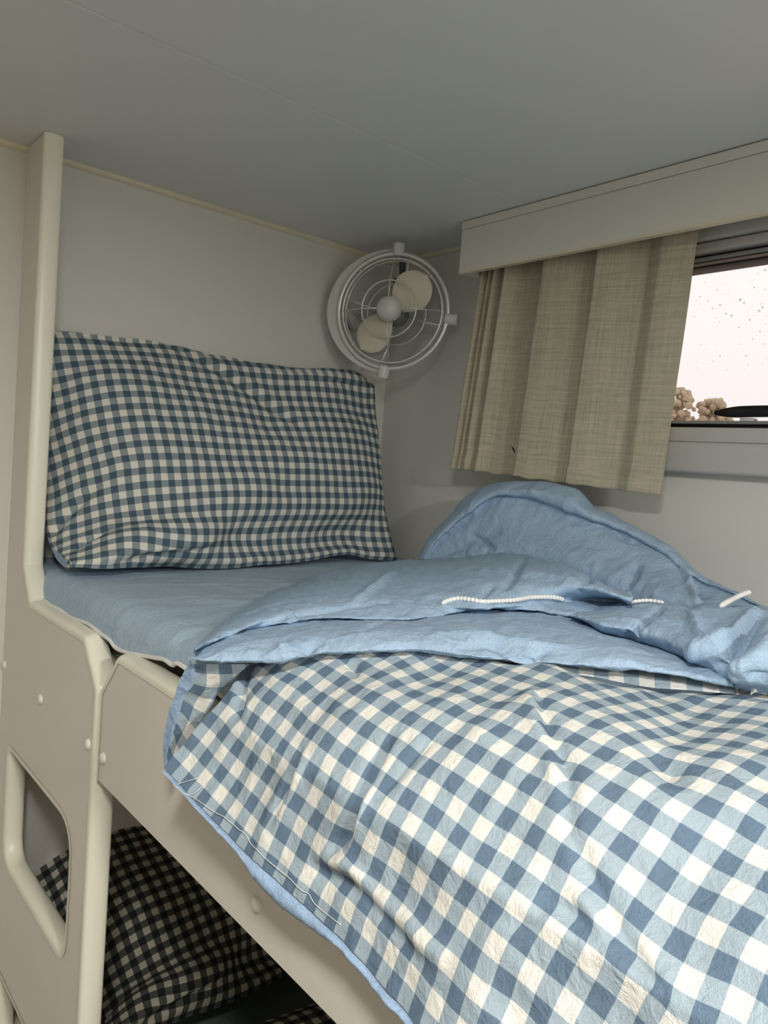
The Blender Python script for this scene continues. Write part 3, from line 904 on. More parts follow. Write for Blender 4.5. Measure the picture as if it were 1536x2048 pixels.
for y in (1.288, 1.094, 0.901):
    cap(y, Z(-.364), panel)
for y in (0.851, 0.504, 0.157, -0.19):
    cap(y, Z(-.364), rail)
MB().box((X0 + TH, -.75, 1.108), (XW - .001, YB - .001, 1.128), .001).out('bed_base', 'ply', bunk)
MB().box((X0 + TH, -.75, 0.40), (XW - .001, YB - .001, 0.42), .001).out('bed_base', 'ply', bunk)
MB().box((X0, -.75, 0.0), (X0 + TH, 0.86, 0.50), .002).out('lower_front', 'panel', bunk)
MB().box((X0 + TH, -.776, 0.0), (XW - .001, -.75, 1.30), .002).out('foot_panel', 'panel', bunk)

# ------------------------------------------------------------------ upper mattress and sheet
ZM = 1.308          # top of the made bed
mt = thing('mattress', 'pale mattress of the upper bunk, under the blue sheet', 'mattress', (0.72, 0.3, 1.128))
MB().box((0.3585, -.745, 1.1285), (1.084, YB - .004, 1.240), .012, 3).out('cover', 'mattress', mt)

sheet = thing('fitted_sheet', 'grey-blue fitted sheet on the upper mattress, below the upright pillow', 'sheet', (0.72, 0.3, ZM))
cordpx = [(92, 1203), (96, 1207), (120, 1219), (140, 1234), (175, 1247), (200, 1266), (219, 1280), (232, 1296), (254, 1305), (301, 1314), (328, 1319), (345, 1330), (368, 1334)]
cord = np.array([at(u, v, 0, 0.3455) for u, v in cordpx])
cord = np.concatenate([[(0.3455, 1.29, cord[0, 2])], cord, [(0.3555, .58, 1.262), (0.358, .45, 1.235), (0.358, 0.0, 1.235), (0.358, -.74, 1.235)]])
yy = np.concatenate([np.linspace(1.292, 0.45, 150), np.linspace(0.44, -.742, 40)])
cz = np.interp(-yy, -cord[:, 1], cord[:, 2])
prof = [(0.3465, 0.0), (0.3475, .3), (0.352, .62), (0.362, .84), (0.378, .95), (0.40, .99), (0.45, 1.0)] + [(x, 1.0) for x in np.linspace(.47, 1.06, 60)] + [(1.078, .97), (1.083, .8)]
Pg = np.zeros((len(yy), len(prof), 3))
for q, (x, h) in enumerate(prof):
    Pg[:, q, 0] = np.maximum(x, .3465 + .012 * np.clip((.68 - yy) / .1, 0, 1))
    Pg[:, q, 1] = yy
    Pg[:, q, 2] = cz + (ZM - .062 * np.clip((.62 - yy) / .12, 0, 1) - cz) * h
xs, ys = Pg[..., 0], Pg[..., 1]
wr_ = 0.0035 * (ridges(ys * 16 + xs * 5, xs * 4 - ys * 3, 3, 2) - .3) * np.clip((xs - .35) * 12, .3, 1) + .003 * fbm(ys * 9, xs * 7, 9)
wr_ += 0.0045 * (ridges(xs * 24 + ys * 4, ys * 2.6, 25, 2) - .3) * np.clip((1.1 - ys) * 6, .25, 1)
wr_ += 0.003 * (ridges(xs * 30, ys * 14, 21, 2) - .3) * np.clip((.43 - xs) * 14, 0, 1)
Nm = toward(Pg, normals(Pg), (-.3, 0, 1))
Pg = Pg + Nm * (wr_ * np.clip((1.075 - xs) * 50, 0, 1))[..., None]
mesh('cover', Pg.reshape(-1, 3), grid_faces(*Pg.shape[:2]), 'sheet', sheet)
cp = cubic(cord, np.linspace(0, len(cord) - 1, 300))
MB().tube(cp, 0.0024, 8).out('hem_cord', 'cord', sheet, label='white elastic cord along the sheet hem')

# ------------------------------------------------------------------ pillows
Q = np.array(PILLOW_PTS.split(), float).reshape(PILLOW_PTS_SHAPE) / 1e4
Q[..., 2] += 1.5
tmx = np.array([19.2, 19.1, 19.1, 19.1, 19.3, 19.3, 19.2, 19.2, 19.2, 19.2, 19.2, 19., 18.8, 18.7, 18.4, 18.2, 18.2, 18.1, 17.9, 17.7, 17.7,
                17.6, 17.5, 17.4, 17.3, 17.4, 17.5, 17.5, 17.6, 17.6, 17.4, 16.9, 16.4])
iu = np.linspace(-0.65, 30.75, 190)
ju = np.linspace(0, 1, 120)
Qi = cubic(Q, iu + 1, 0)
top = np.interp(iu, np.arange(-1, 32), tmx)
G = np.zeros((len(iu), len(ju), 3))
UV = np.zeros((len(iu), len(ju), 2))
for a in range(len(iu)):
    jj = -0.62 + (top[a] + 0.62) * ju
    G[a] = cubic(Qi[a], jj + 1)
    UV[a, :, 0] = iu[a]
    UV[a, :, 1] = jj
# edges turn in towards the seam
su, sv = np.meshgrid(np.linspace(0, 1, len(iu)), ju, indexing='ij')
Nn = toward(G, normals(G), (0, -1, 0))
G[..., 0] = np.maximum(G[..., 0], 0.359)
G[..., 0] = np.minimum(G[..., 0], 1.082)
wob = 0.0022 * (ridges(UV[..., 0] * .28, UV[..., 1] * .3, 5, 3) - .35) + 0.003 * fbm(UV[..., 0] * .22, UV[..., 1] * .22, 12)
G = G + Nn * wob[..., None]
G = crease(G, Nn, [
    ([(350, 692), (395, 716), (440, 742), (500, 785), (560, 826), (620, 858)], .010, -.0042),
    ([(360, 684), (400, 704), (450, 733), (520, 778), (590, 820)], .010, .0022),
    ([(100, 1075), (118, 1050), (150, 1015), (200, 970)], .008, -.005),
    ([(150, 1100), (190, 1072), (240, 1050)], .007, -.004),
    ([(210, 1128), (270, 1118), (340, 1105), (420, 1098)], .007, -.006),
    ([(210, 1118), (270, 1108), (340, 1096), (420, 1090)], .008, .004),
    ([(620, 755), (670, 764), (720, 778)], .007, -.003),
])
bnd = np.minimum(np.minimum(su, 1 - su) * 31, np.minimum(sv, 1 - sv) * 20)
G[..., 1] += 0.012 * np.exp(-(bnd / 0.45) ** 2)
G[..., 1] = np.minimum(G[..., 1], YB - .012)
pil = thing('pillow', 'blue and cream gingham pillow propped against the wall at the head of the upper bunk', 'pillow', (0.70, 1.16, ZM))
mesh('pillowcase', G.reshape(-1, 3), grid_faces(*G.shape[:2]), 'gingham_grey', pil, uv=UV.reshape(-1, 2))
# back: spans the rim, swelling towards the wall
L_, R_, B_, T_ = G[0], G[-1], G[:, 0], G[:, -1]
coons = ((1 - su)[..., None] * L_[None] + su[..., None] * R_[None] + (1 - sv)[..., None] * B_[:, None] + sv[..., None] * T_[:, None]
         - ((1 - su) * (1 - sv))[..., None] * G[0, 0] - (su * (1 - sv))[..., None] * G[-1, 0] - ((1 - su) * sv)[..., None] * G[0, -1] - (su * sv)[..., None] * G[-1, -1])
Bk = np.maximum(coons[..., 1], G[..., 1]) + 0.05 * np.minimum(1, bnd / 5) + .0005
BK = coons.copy()
BK[..., 1] = np.minimum(np.maximum(Bk, G[..., 1] + .003), YB - .003)
BK[..., 0] = G[..., 0]
BK[..., 2] = G[..., 2]
rim = bnd < 0.02
BK[rim] = G[rim]
sub = (slice(None, None, 2), slice(None, None, 2))
BS = BK[sub]
mesh('pillowcase_back', BS.reshape(-1, 3), [f[::-1] for f in grid_faces(*BS.shape[:2])], 'binding', pil, uv=UV[sub].reshape(-1, 2), label='plain blue reverse of the gingham pillowcase')

# ------------------------------------------------------------------ duvet on the upper bunk
duvet = thing('duvet', 'thick gingham duvet with a folded-back blue lining, spilling over the guard rail', 'duvet', (0.60, 0.45, ZM))
D = np.array(DUVET_PTS.split(), float).reshape(DUVET_PTS_SHAPE) / 1e4
D[..., 2] += 1.5
PER = 0.0232
# carry the cloth on towards the foot of the bed and the wall
i0, j0 = -5, -3
ext = [D]
foot = []
for k in range(1, 27):
    c = D[:, -1].copy()
    c[:, 1] -= PER * k
    f = 1 - math.exp(-k / 6)
    tgt = np.interp(np.arange(18), [0, 1, 2, 3, 4, 5, 6, 8, 17], [-.30, -.28, -.262, -.245, -.225, -.206, -.19, -.165, -.15]) + 1.5
    tx = np.interp(np.arange(18), [0, 1, 2, 3, 4, 5, 17], [.285, .292, .30, .308, .318, .333, .333 + .0228 * 12])
    c[:, 2] = c[:, 2] * (1 - f) + tgt * f
    c[:, 0] = c[:, 0] * (1 - f) + tx * f
    foot.append(c)
D = np.concatenate([D, np.stack(foot, 1)], 1)
nJ = D.shape[1]
more = []
for k in range(1, 21):
    c = D[-1].copy()
    c[:, 0] = np.minimum(c[:, 0] + PER * .97 * k, 1.07)
    f = 1 - math.exp(-k / 3)
    c[:, 2] = c[:, 2] * (1 - f) + (1.345) * f
    more.append(c)
# only where it stays on the bed and clear of the turned-back part
Dm = np.concatenate([D, np.stack(more, 0)], 0)
jj = np.arange(nJ) + j0
ii = np.arange(Dm.shape[0]) + i0
DP = dense(Dm, 8, 8)
iu = np.linspace(ii[0], ii[-1], DP.shape[0])
ju = np.linspace(jj[0], jj[-1], DP.shape[1])
IU, JU = np.meshgrid(iu, ju, indexing='ij')
hemf = np.interp(JU, [-3, -1, 0, 2, 3, 4, 5, 8, 10, 11, 12, 13, 14, 16, 18, 20, 22, 24, 50], [0, .5, 1, 2.2, 3, 4.6, 5.6, 6.6, 7.2, 8, 9.5, 11.5, 13, 15, 18, 22, 30, 40, 40])
keep = (IU > -4.76) & (IU < hemf + 1.6) & (JU > -.76) & (DP[..., 0] < 1.069)
N = toward(DP, normals(DP), (-.2, -.2, 1))
fine = 0.0036 * (ridges(IU * .33 + .1 * JU, JU * .22, 41, 3) - .35) + 0.0016 * fbm(IU * .9, JU * .9, 44)
fine += 0.003 * (ridges(JU * .5 + IU * .12, IU * .25, 47, 2) - .3) * np.clip(-(IU + 1) / 2, 0, 1)
DP = DP + N * fine[..., None]
DP = crease(DP, N, [
    ([(505, 1325), (487, 1362), (478, 1405), (475, 1435)], .0045, -.005),
    ([(497, 1330), (478, 1365), (468, 1405)], .005, .003),
    ([(600, 1500), (588, 1545), (560, 1600), (535, 1650)], .0045, -.004),
    ([(608, 1500), (597, 1545), (570, 1600), (543, 1650)], .004, .002),
    ([(775, 1485), (745, 1535), (715, 1590), (690, 1650), (672, 1690)], .0065, -.0085),
    ([(790, 1490), (760, 1540), (730, 1590), (708, 1650)], .006, .003),
    ([(640, 1722), (660, 1728), (700, 1745), (760, 1795), (830, 1865), (880, 1905)], .006, .005),
    ([(630, 1730), (655, 1745), (700, 1762), (755, 1812), (820, 1885)], .007, -.004),
    ([(1072, 1390), (1090, 1440), (1110, 1490), (1128, 1540), (1145, 1655), (1190, 1790), (1250, 1900), (1310, 1990)], .0052, -.0075),
    ([(1062, 1385), (1078, 1440), (1098, 1490), (1120, 1560), (1135, 1660), (1180, 1800), (1235, 1900)], .0055, .0058),
    ([(860, 1480), (830, 1510), (800, 1545), (775, 1580)], .004, -.003),
    ([(1005, 1830), (1050, 1838), (1100, 1800), (1150, 1830), (1200, 1850)], .006, -.003),
    ([(1110, 1790), (1160, 1805), (1200, 1835)], .005, .003),
    ([(1310, 1500), (1335, 1530), (1350, 1555)], .007, -.004),
    ([(690, 1325), (705, 1335), (712, 1350)], .004, -.004),
])
# the cloth lies on the rail, not in it
rx, rz = DP[..., 0], DP[..., 2] - 1.5
inz = (rx > .319) & (rz < -.226) & (rx < .40)
sc_ = np.where(inz, np.maximum(.319 / rx, .226 / np.maximum(-rz, 1e-3)), 1.0)
sc_ = np.clip(sc_, .8, 1)
for _ in range(60):
    pd = np.pad(sc_, 1, mode='edge')
    sc_ = np.minimum(sc_, (pd[:-2, 1:-1] + pd[2:, 1:-1] + pd[1:-1, :-2] + pd[1:-1, 2:]) / 4 + .00001)
DP = CAM + (DP - CAM) * sc_[..., None]
kf = keep[:-1, :-1] & keep[1:, 1:] & keep[1:, :-1] & keep[:-1, 1:]
Fc = grid_faces(*DP.shape[:2], keep=kf)
used = np.unique(np.array(Fc).ravel())
remap = -np.ones(DP.shape[0] * DP.shape[1], int)
remap[used] = np.arange(len(used))
mesh('gingham_cover', DP.reshape(-1, 3)[used], remap[np.array(Fc)], 'gingham', duvet,
     uv=np.stack([IU, JU], -1).reshape(-1, 2)[used], label='gingham face of the duvet')

# lining that shows below the gingham edge and tucks in against the rail
a_ = int(np.argmin(abs(iu + 4.72)))
jsel = np.where(ju >= -.72)[0]
E = DP[a_, jsel]
je = ju[jsel]
drop = np.interp(je, [-.7, 0, 2, 4, 5, 6, 7.5, 9, 12, 16, 20, 50], [.002, .0025, .0035, .006, .014, .017, .013, .007, .007, .009, .012, .012])
drop = drop + .0018 * fbm(je * 1.2, je * 0, 61) + .001 * fbm(je * 4, je * 0, 62)
rows = []
bdir = np.array([.0, 0, -1.0])
for t, ox, oz in ((0, .005, -.001), (0, .0015, -.0015), (.35, -.0028, 0), (.7, -.003, 0), (1, .001, 0), (1.05, .008, 0), (.8, .016, 0)):
    q = E.copy()
    q[:, 0] += ox + .0012 * fbm(je * 3, je * 0 + t * 3, 66)
    q[:, 2] += oz - drop * t
    rows.append(q)
LP = dense(np.stack(rows, 0), 4, 1)
LP[..., 0] = np.minimum(LP[..., 0], X0 - .002)
mesh('lining_edge', LP.reshape(-1, 3), grid_faces(*LP.shape[:2]), 'binding', duvet, label='plain blue lining showing below the gingham edge')

# --- blue turned-back part, front tier
hem_y = curve([(376, 1318), (411, 1325), (466, 1326), (553, 1325), (619, 1317), (648, 1310), (714, 1308), (823, 1303), (880, 1307), (946, 1318), (998, 1323), (1060, 1328), (1136, 1334), (1266, 1342), (1370, 1357), (1470, 1370)])
hem_z = curve([(376, -.178), (466, -.177), (553, -.173), (648, -.164), (760, -.156), (880, -.151), (1060, -.148), (1136, -.147), (1266, -.145), (1370, -.143), (1470, -.141)])
up_y = curve([(376, 1313), (411, 1293), (440, 1278), (480, 1260), (513, 1253), (575, 1244), (630, 1237), (677, 1235), (757, 1237), (823, 1239), (878, 1232), (946, 1220), (998, 1219), (1073, 1222), (1136, 1229), (1152, 1234), (1204, 1264), (1261, 1279), (1318, 1297), (1370, 1318), (1420, 1340), (1470, 1366)])
K = 80
cx = np.linspace(377, 1470, K)


def tier(rows, cx, mat, name, ku=6, kv=4, wr=(0.0032, 60), seed=80, lines=(), parent=None, label=None, extra=None):
    P = np.zeros((len(rows), len(cx), 3))
    for r, (yf, zf) in enumerate(rows):
        for c, x in enumerate(cx):
            P[r, c] = at(x, yf(x), 2, zf(x))
    P = dense(P, ku, kv)
    N = toward(P, normals(P), (-.3, -.6, 1))
    X, Y, Zc = P[..., 0], P[..., 1], P[..., 2]
    a, f = wr
    P = P + N * (a * (ridges(X * f * .45, Y * f * .3 + Zc * 15, seed, 3) - .35) + a * .8 * fbm(X * f, Y * f, seed + 9))[..., None]
    if lines:
        P = crease(P, N, lines)
    return mesh(name, P.reshape(-1, 3), grid_faces(*P.shape[:2]), mat, parent, label=label), P


gap = lambda x: np.maximum(hem_y(x) - up_y(x), 1.0)
thick = lambda x: np.clip(gap(x) / 70, .15, 1.0)
rowsA = [
    (lambda x: hem_y(x) - .10 * gap(x), lambda x: hem_z(x) - .006 * thick(x)),
    (lambda x: hem_y(x) - .01 * gap(x), lambda x: hem_z(x) - .003 * thick(x)),
    (lambda x: hem_y(x) - .04 * gap(x), lambda x: hem_z(x) + .002 * thick(x)),
    (lambda x: hem_y(x) - .20 * gap(x), lambda x: hem_z(x) + .0065 * thick(x)),
    (lambda x: hem_y(x) - .38 * gap(x), lambda x: hem_z(x) + .0100 * thick(x)),
    (lambda x: hem_y(x) - .58 * gap(x), lambda x: hem_z(x) + .0120 * thick(x)),
    (lambda x: hem_y(x) - .80 * gap(x), lambda x: hem_z(x) + .0105 * thick(x)),
    (lambda x: up_y(x), lambda x: hem_z(x) + .007 * thick(x)),
    (lambda x: up_y(x) - 6, lambda x: hem_z(x) - .004 * thick(x)),
]
tier(rowsA, cx, 'chambray', 'folded_lining', parent=duvet, label='blue lining of the duvet, folded back towards the foot', lines=[
    ([(537, 1315), (565, 1300), (590, 1310)], .006, .004),
    ([(605, 1310), (618, 1298), (632, 1284)], .006, -.004),
    ([(930, 1292), (985, 1289), (1050, 1315), (1085, 1302)], .007, -.004),
    ([(880, 1265), (960, 1270), (1050, 1285), (1150, 1295)], .008, .003),
    ([(724, 1262), (760, 1248)], .005, -.003),
], seed=81)

# gingham turned under at the fold's front edge
gx = np.linspace(860, 1476, 120)
gb = curve([(860, 1309), (960, 1325), (1060, 1340), (1136, 1347), (1188, 1354), (1266, 1370), (1313, 1377), (1370, 1380), (1476, 1389)])
g1 = np.array([at(x, hem_y(min(x, 1470)) - 3, 2, hem_z(min(x, 1470)) - .004) for x in gx])
g2 = np.array([at(x, .5 * hem_y(min(x, 1470)) + .5 * gb(x), 2, hem_z(min(x, 1470)) - .0065) for x in gx])
g3 = np.array([at(x, gb(x), 2, hem_z(min(x, 1470)) - .009) for x in gx])
g4 = g3 + np.array([.012, .012, .001])
GP = dense(np.stack([g1, g2, g3, g4]), 6, 2)
arc = np.concatenate([[0], np.cumsum(np.linalg.norm(np.diff(GP[6], axis=0), axis=1))])
acr = np.concatenate([[0], np.cumsum(np.linalg.norm(np.diff(GP[:, 100], axis=0), axis=1))])
guv = np.zeros(GP.shape[:2] + (2,))
guv[..., 0] = arc[None] / PER + .3
guv[..., 1] = acr[:, None] / PER - .15
mesh('turned_hem', GP.reshape(-1, 3), grid_faces(*GP.shape[:2]), 'gingham', duvet, uv=guv.reshape(-1, 2), label='gingham underside of the folded edge')

# --- upper tier with the open zip along its front edge
lip_y = curve([(388, 1301), (430, 1283), (495, 1253), (531, 1237), (575, 1224), (630, 1215), (710, 1206), (794, 1209), (880, 1211), (904, 1211), (946, 1216), (998, 1213), (1086, 1203), (1128, 1200), (1188, 1199), (1240, 1200), (1300, 1203), (1335, 1206)])
lip_z = curve([(388, -.175), (430, -.169), (495, -.162), (575, -.151), (710, -.141), (904, -.134), (1086, -.129), (1188, -.126), (1264, -.121), (1335, -.113)])
low_y = curve([(388, 1302), (430, 1286), (480, 1262), (513, 1255), (575, 1246), (630, 1239), (677, 1237), (757, 1239), (823, 1240), (878, 1233), (946, 1221), (998, 1220), (1073, 1223), (1136, 1230), (1188, 1223), (1240, 1210), (1300, 1206), (1335, 1208)])
low_z = lambda x: lip_z(x) - .008 * np.clip((1275 - x) / 60, .1, 1)
cr_y = curve([(388, 1300), (405, 1281), (430, 1257), (450, 1242), (480, 1222), (510, 1205), (546, 1184), (590, 1169), (624, 1156), (632, 1150), (659, 1142), (685, 1140), (706, 1135), (757, 1127), (809, 1122), (880, 1119), (904, 1118), (946, 1113), (972, 1109), (1008, 1108), (1047, 1112), (1084, 1119), (1130, 1131), (1190, 1158), (1228, 1181), (1264, 1202), (1335, 1205)])
cr_z = curve([(388, -.177), (405, -.183), (430, -.184), (480, -.182), (546, -.176), (624, -.168), (706, -.157), (809, -.145), (880, -.135), (972, -.120), (1047, -.112), (1130, -.106), (1190, -.108), (1264, -.1212), (1335, -.112)])
mixf = lambda f, g, t: (lambda x: f(x) * (1 - t) + g(x) * t)
rowsB = [
    (lambda x: low_y(x) - 5, lambda x: low_z(x) - .004),
    (low_y, low_z),
    (mixf(low_y, lip_y, .5), lambda x: lip_z(x) - .0035),
    (lip_y, lip_z),
    (mixf(lip_y, cr_y, .25), lambda x: lip_z(x) * .75 + cr_z(x) * .25 + .006),
    (mixf(lip_y, cr_y, .5), lambda x: lip_z(x) * .5 + cr_z(x) * .5 + .009),
    (mixf(lip_y, cr_y, .75), lambda x: lip_z(x) * .25 + cr_z(x) * .75 + .008),
    (cr_y, cr_z),
    (lambda x: cr_y(x) + 2, lambda x: cr_z(x) - .012),
    (lambda x: cr_y(x) + 10, lambda x: np.minimum(cr_z(x) - .03, -.187)),
]
cxB = np.linspace(389, 1264, 84)
_, PB = tier(rowsB, cxB, 'chambray', 'folded_lining', parent=duvet, seed=91, label='raised second layer of the blue lining', lines=[
    ([(787, 1146), (750, 1175), (706, 1206)], .006, .004),
    ([(1047, 1117), (1030, 1150), (1008, 1176)], .005, -.004),
    ([(1188, 1143), (1176, 1163), (1162, 1183)], .005, -.004),
    ([(987, 1169), (976, 1180), (967, 1192)], .004, -.003),
    ([(560, 1237), (620, 1224), (700, 1212), (780, 1203)], .005, -.003),
    ([(1235, 1182), (1262, 1172), (1292, 1172)], .006, .004),
    ([(640, 1158), (665, 1156), (690, 1158)], .004, -.003),
    ([(920, 1140), (1000, 1143), (1100, 1153), (1160, 1165)], .006, .003),
])

# --- puffed folds at the right
tp_y = curve([(1140, 1228), (1188, 1221), (1240, 1209), (1256, 1207), (1297, 1203), (1329, 1208), (1360, 1214), (1381, 1221), (1409, 1212), (1441, 1213), (1500, 1219), (1600, 1224)])
tp_z = curve([(1140, -.139), (1188, -.130), (1240, -.1232), (1256, -.122), (1329, -.117), (1400, -.112), (1500, -.108), (1600, -.104)])
bt_y = curve([(1140, 1234), (1152, 1238), (1204, 1270), (1261, 1284), (1318, 1303), (1370, 1325), (1420, 1348), (1465, 1372), (1500, 1378), (1600, 1392)])
bt_z = curve([(1140, -.143), (1204, -.142), (1318, -.140), (1420, -.139), (1500, -.138), (1600, -.136)])
rowsC = [
    (lambda x: tp_y(x) - 4, lambda x: tp_z(x) - .012),
    (tp_y, tp_z),
    (mixf(tp_y, bt_y, .2), lambda x: tp_z(x) * .8 + bt_z(x) * .2 + .005),
    (mixf(tp_y, bt_y, .45), lambda x: tp_z(x) * .55 + bt_z(x) * .45 + .009),
    (mixf(tp_y, bt_y, .7), lambda x: tp_z(x) * .3 + bt_z(x) * .7 + .008),
    (mixf(tp_y, bt_y, .9), lambda x: tp_z(x) * .1 + bt_z(x) * .9 + .002),
    (lambda x: bt_y(x) + 2, lambda x: bt_z(x) - .006),
]
tier(rowsC, np.linspace(1142, 1598, 60), 'chambray', 'folded_lining', parent=duvet, seed=101, wr=(.0034, 55), label='puckered blue lining at the open end', ku=9, lines=[
    ([(1277, 1244), (1268, 1260), (1261, 1277)], .0045, -.007),
    ([(1320, 1212), (1300, 1232), (1282, 1246)], .0055, -.005),
    ([(1380, 1222), (1390, 1245), (1398, 1275), (1395, 1300)], .0045, .004),
    ([(1372, 1225), (1382, 1250), (1388, 1280)], .0055, -.003),
    ([(1516, 1226), (1500, 1255), (1474, 1288), (1450, 1316), (1435, 1332)], .0055, -.010),
    ([(1510, 1222), (1488, 1252), (1460, 1280), (1420, 1298), (1378, 1310)], .0065, .008),
    ([(1376, 1312), (1385, 1328), (1405, 1340), (1420, 1345)], .004, -.006),
    ([(1536, 1345), (1510, 1345), (1490, 1352)], .006, -.006),
    ([(1470, 1350), (1500, 1330), (1530, 1300), (1560, 1270)], .009, .006),
    ([(1400, 1262), (1430, 1272), (1460, 1268)], .006, -.003),
])

# --- the raised hump of lining against the window wall
sil = [(834, 1117), (852, 1083), (873, 1057), (904, 1026), (930, 997), (956, 979), (993, 965), (1034, 961), (1081, 962), (1118, 969), (1151, 982), (1175, 1009), (1219, 1029), (1256, 1049), (1297, 1070), (1334, 1094), (1360, 1120), (1402, 1154), (1435, 1167), (1474, 1185), (1527, 1213), (1590, 1240)]
val = [(856, 1119), (870, 1091), (888, 1072), (915, 1048), (946, 1026), (972, 1006), (1000, 993), (1034, 996), (1075, 1005), (1110, 1018), (1145, 1032), (1175, 1041), (1212, 1053), (1250, 1070), (1292, 1090), (1330, 1110), (1358, 1135), (1402, 1165), (1436, 1177), (1476, 1193), (1528, 1218), (1592, 1246)]
mid_ = [(862, 1122), (885, 1110), (915, 1102), (940, 1086), (968, 1072), (995, 1060), (1020, 1052), (1050, 1055), (1085, 1062), (1120, 1072), (1155, 1086), (1190, 1098), (1235, 1113), (1270, 1125), (1305, 1138), (1340, 1152), (1370, 1172), (1410, 1188), (1442, 1197), (1480, 1206), (1530, 1224), (1594, 1252)]
bas = [(868, 1128), (895, 1128), (930, 1125), (960, 1123), (985, 1120), (1010, 1120), (1035, 1122), (1062, 1127), (1092, 1132), (1125, 1140), (1160, 1153), (1200, 1168), (1245, 1184), (1285, 1196), (1320, 1206), (1355, 1212), (1385, 1218), (1420, 1220), (1450, 1222), (1485, 1226), (1534, 1232), (1598, 1260)]
sx_ = [.915, .925, .938, .952, .962, .970, .976, .980, .982, .982, .982, .982, .982, .98, .975, .968, .958, .945, .935, .925, .905, .885]
fl = [.3, .5, .7, .85, 1, 1, 1, 1, 1, 1, 1, .9, .7, .55, .45, .4, .35, .3, .3, .3, .3, .3]
bx_ = [.905, .908, .908, .906, .905, .904, .902, .90, .898, .893, .885, .875, .865, .855, .845, .84, .838, .838, .836, .834, .82, .80]
cols = []
for k in range(len(sil)):
    f = fl[k]
    vx = sx_[k] - .024 * f
    lipx = sx_[k] - .036 * f
    lp = np.array(val[k]) * .84 + np.array(sil[k]) * .16
    lp2 = np.array(val[k]) * .45 + np.array(sil[k]) * .55
    s3 = at(*sil[k], 0, sx_[k])
    v3 = at(*val[k], 0, vx)
    m3 = at(*mid_[k], 0, .45 * bx_[k] + .55 * vx)
    b3 = at(*bas[k], 0, bx_[k])
    low = b3 + np.array([.02, .02, -.05])
    l3 = at(*lp, 0, lipx)
    l4 = at(*lp2, 0, sx_[k] - .034 * f)
    bk = s3 + np.array([.028, .004, -.006])
    bk2 = s3 + np.array([.045, .006, -.03])
    bk3 = np.array([min(s3[0] + .06, 1.07), s3[1] + .01, max(1.315, s3[2] - .14)])
    bk4 = np.array([min(s3[0] + .06, 1.07), s3[1] + .01, 1.312])
    cols.append([low, b3, .5 * b3 + .5 * m3 + np.array([-.006, -.004, .003]), m3, .4 * m3 + .6 * v3, v3, l3, l4, s3, bk, bk2, bk3, bk4])
H = dense(np.transpose(np.array(cols), (1, 0, 2)), 7, 9)
H[..., 0] = np.minimum(H[..., 0], 1.078)
HN = toward(H, normals(H), (-1, -.5, .3))
HX, HY, HZ = H[..., 0], H[..., 1], H[..., 2]
H = H + HN * (.0038 * (ridges(HY * 22, HZ * 22 + HX * 8, 111, 3) - .35) + .003 * fbm(HY * 25, HZ * 25, 117))[..., None]
H = crease(H, HN, [
    ([(1172, 1042), (1180, 1085), (1190, 1132)], .005, .005),
    ([(941, 1070), (965, 1085), (987, 1099)], .005, -.005),
    ([(948, 1094), (970, 1103), (988, 1103)], .005, -.004),
    ([(1222, 1060), (1245, 1074), (1271, 1086)], .006, -.004),
    ([(1365, 1141), (1380, 1165), (1390, 1190), (1398, 1205)], .005, .006),
    ([(1372, 1150), (1390, 1180), (1405, 1205)], .006, -.004),
    ([(1274, 1128), (1270, 1150), (1261, 1170)], .006, -.006),
    ([(1288, 1172), (1320, 1182), (1357, 1205)], .006, -.004),
    ([(1018, 980), (1035, 972), (1058, 966)], .004, -.003),
    ([(1040, 978), (1065, 982), (1080, 988)], .004, .003),
])
mesh('lining_hump', H.reshape(-1, 3), grid_faces(*H.shape[:2]), 'chambray', duvet, label='heap of blue lining pushed against the window wall')

# small lobe of cloth behind the rim
# --- tucked corner at the aisle side
rows_ = [
    [(380, 1321, .304), (389, 1328, .306), (440, 1328, .320), (500, 1328, .340)],
    [(359, 1360, .302), (387, 1368, .308), (420, 1375, .319), (446, 1374, .331)],
    [(349, 1391, .301), (369, 1391, .306), (395, 1405, .315), (420, 1415, .324)],
    [(336, 1430, .300), (359, 1425, .304), (378, 1445, .311), (391, 1460, .318)],
    [(326, 1482, .299), (346, 1469, .302), (353, 1490, .306), (361, 1504, .310)],
    [(326, 1518, .297), (335, 1503, .299), (340, 1514, .301), (344, 1525, .303)],
    [(328, 1538, .296), (331, 1534, .297), (332.5, 1538, .2975), (334, 1541, .298)],
]
CP = np.array([[at(u, v, 0, x) for u, v, x in r] for r in rows_])
CD = dense(CP, 10, 12)
cn = toward(CD, normals(CD), (-1, -.4, 0))
CD = CD + cn * (.0015 * (ridges(CD[..., 1] * 40, CD[..., 2] * 40, 131, 2) - .3))[..., None]
nb = 13
mesh('binding', CD[:, :nb].reshape(-1, 3), grid_faces(CD.shape[0], nb), 'binding', duvet, label='plain blue border of the tucked corner')
c2 = CD[:, nb - 1:]
lu = np.concatenate([np.zeros((c2.shape[0], 1)), np.cumsum(np.linalg.norm(np.diff(c2, axis=1), axis=-1), axis=1)], 1)
lv = np.concatenate([[0], np.cumsum(np.linalg.norm(np.diff(CD[:, nb - 1], axis=0), axis=1))])
cuv = np.stack([lu / PER + .25, np.repeat((lv / PER)[:, None], c2.shape[1], 1) + .4], -1)
mesh('inner_gingham', c2.reshape(-1, 3), grid_faces(*c2.shape[:2]), 'gingham', duvet, uv=cuv.reshape(-1, 2), label='gingham seen inside the fold')

# --- zip tape cords
Zp = PB.reshape(-1, 3)


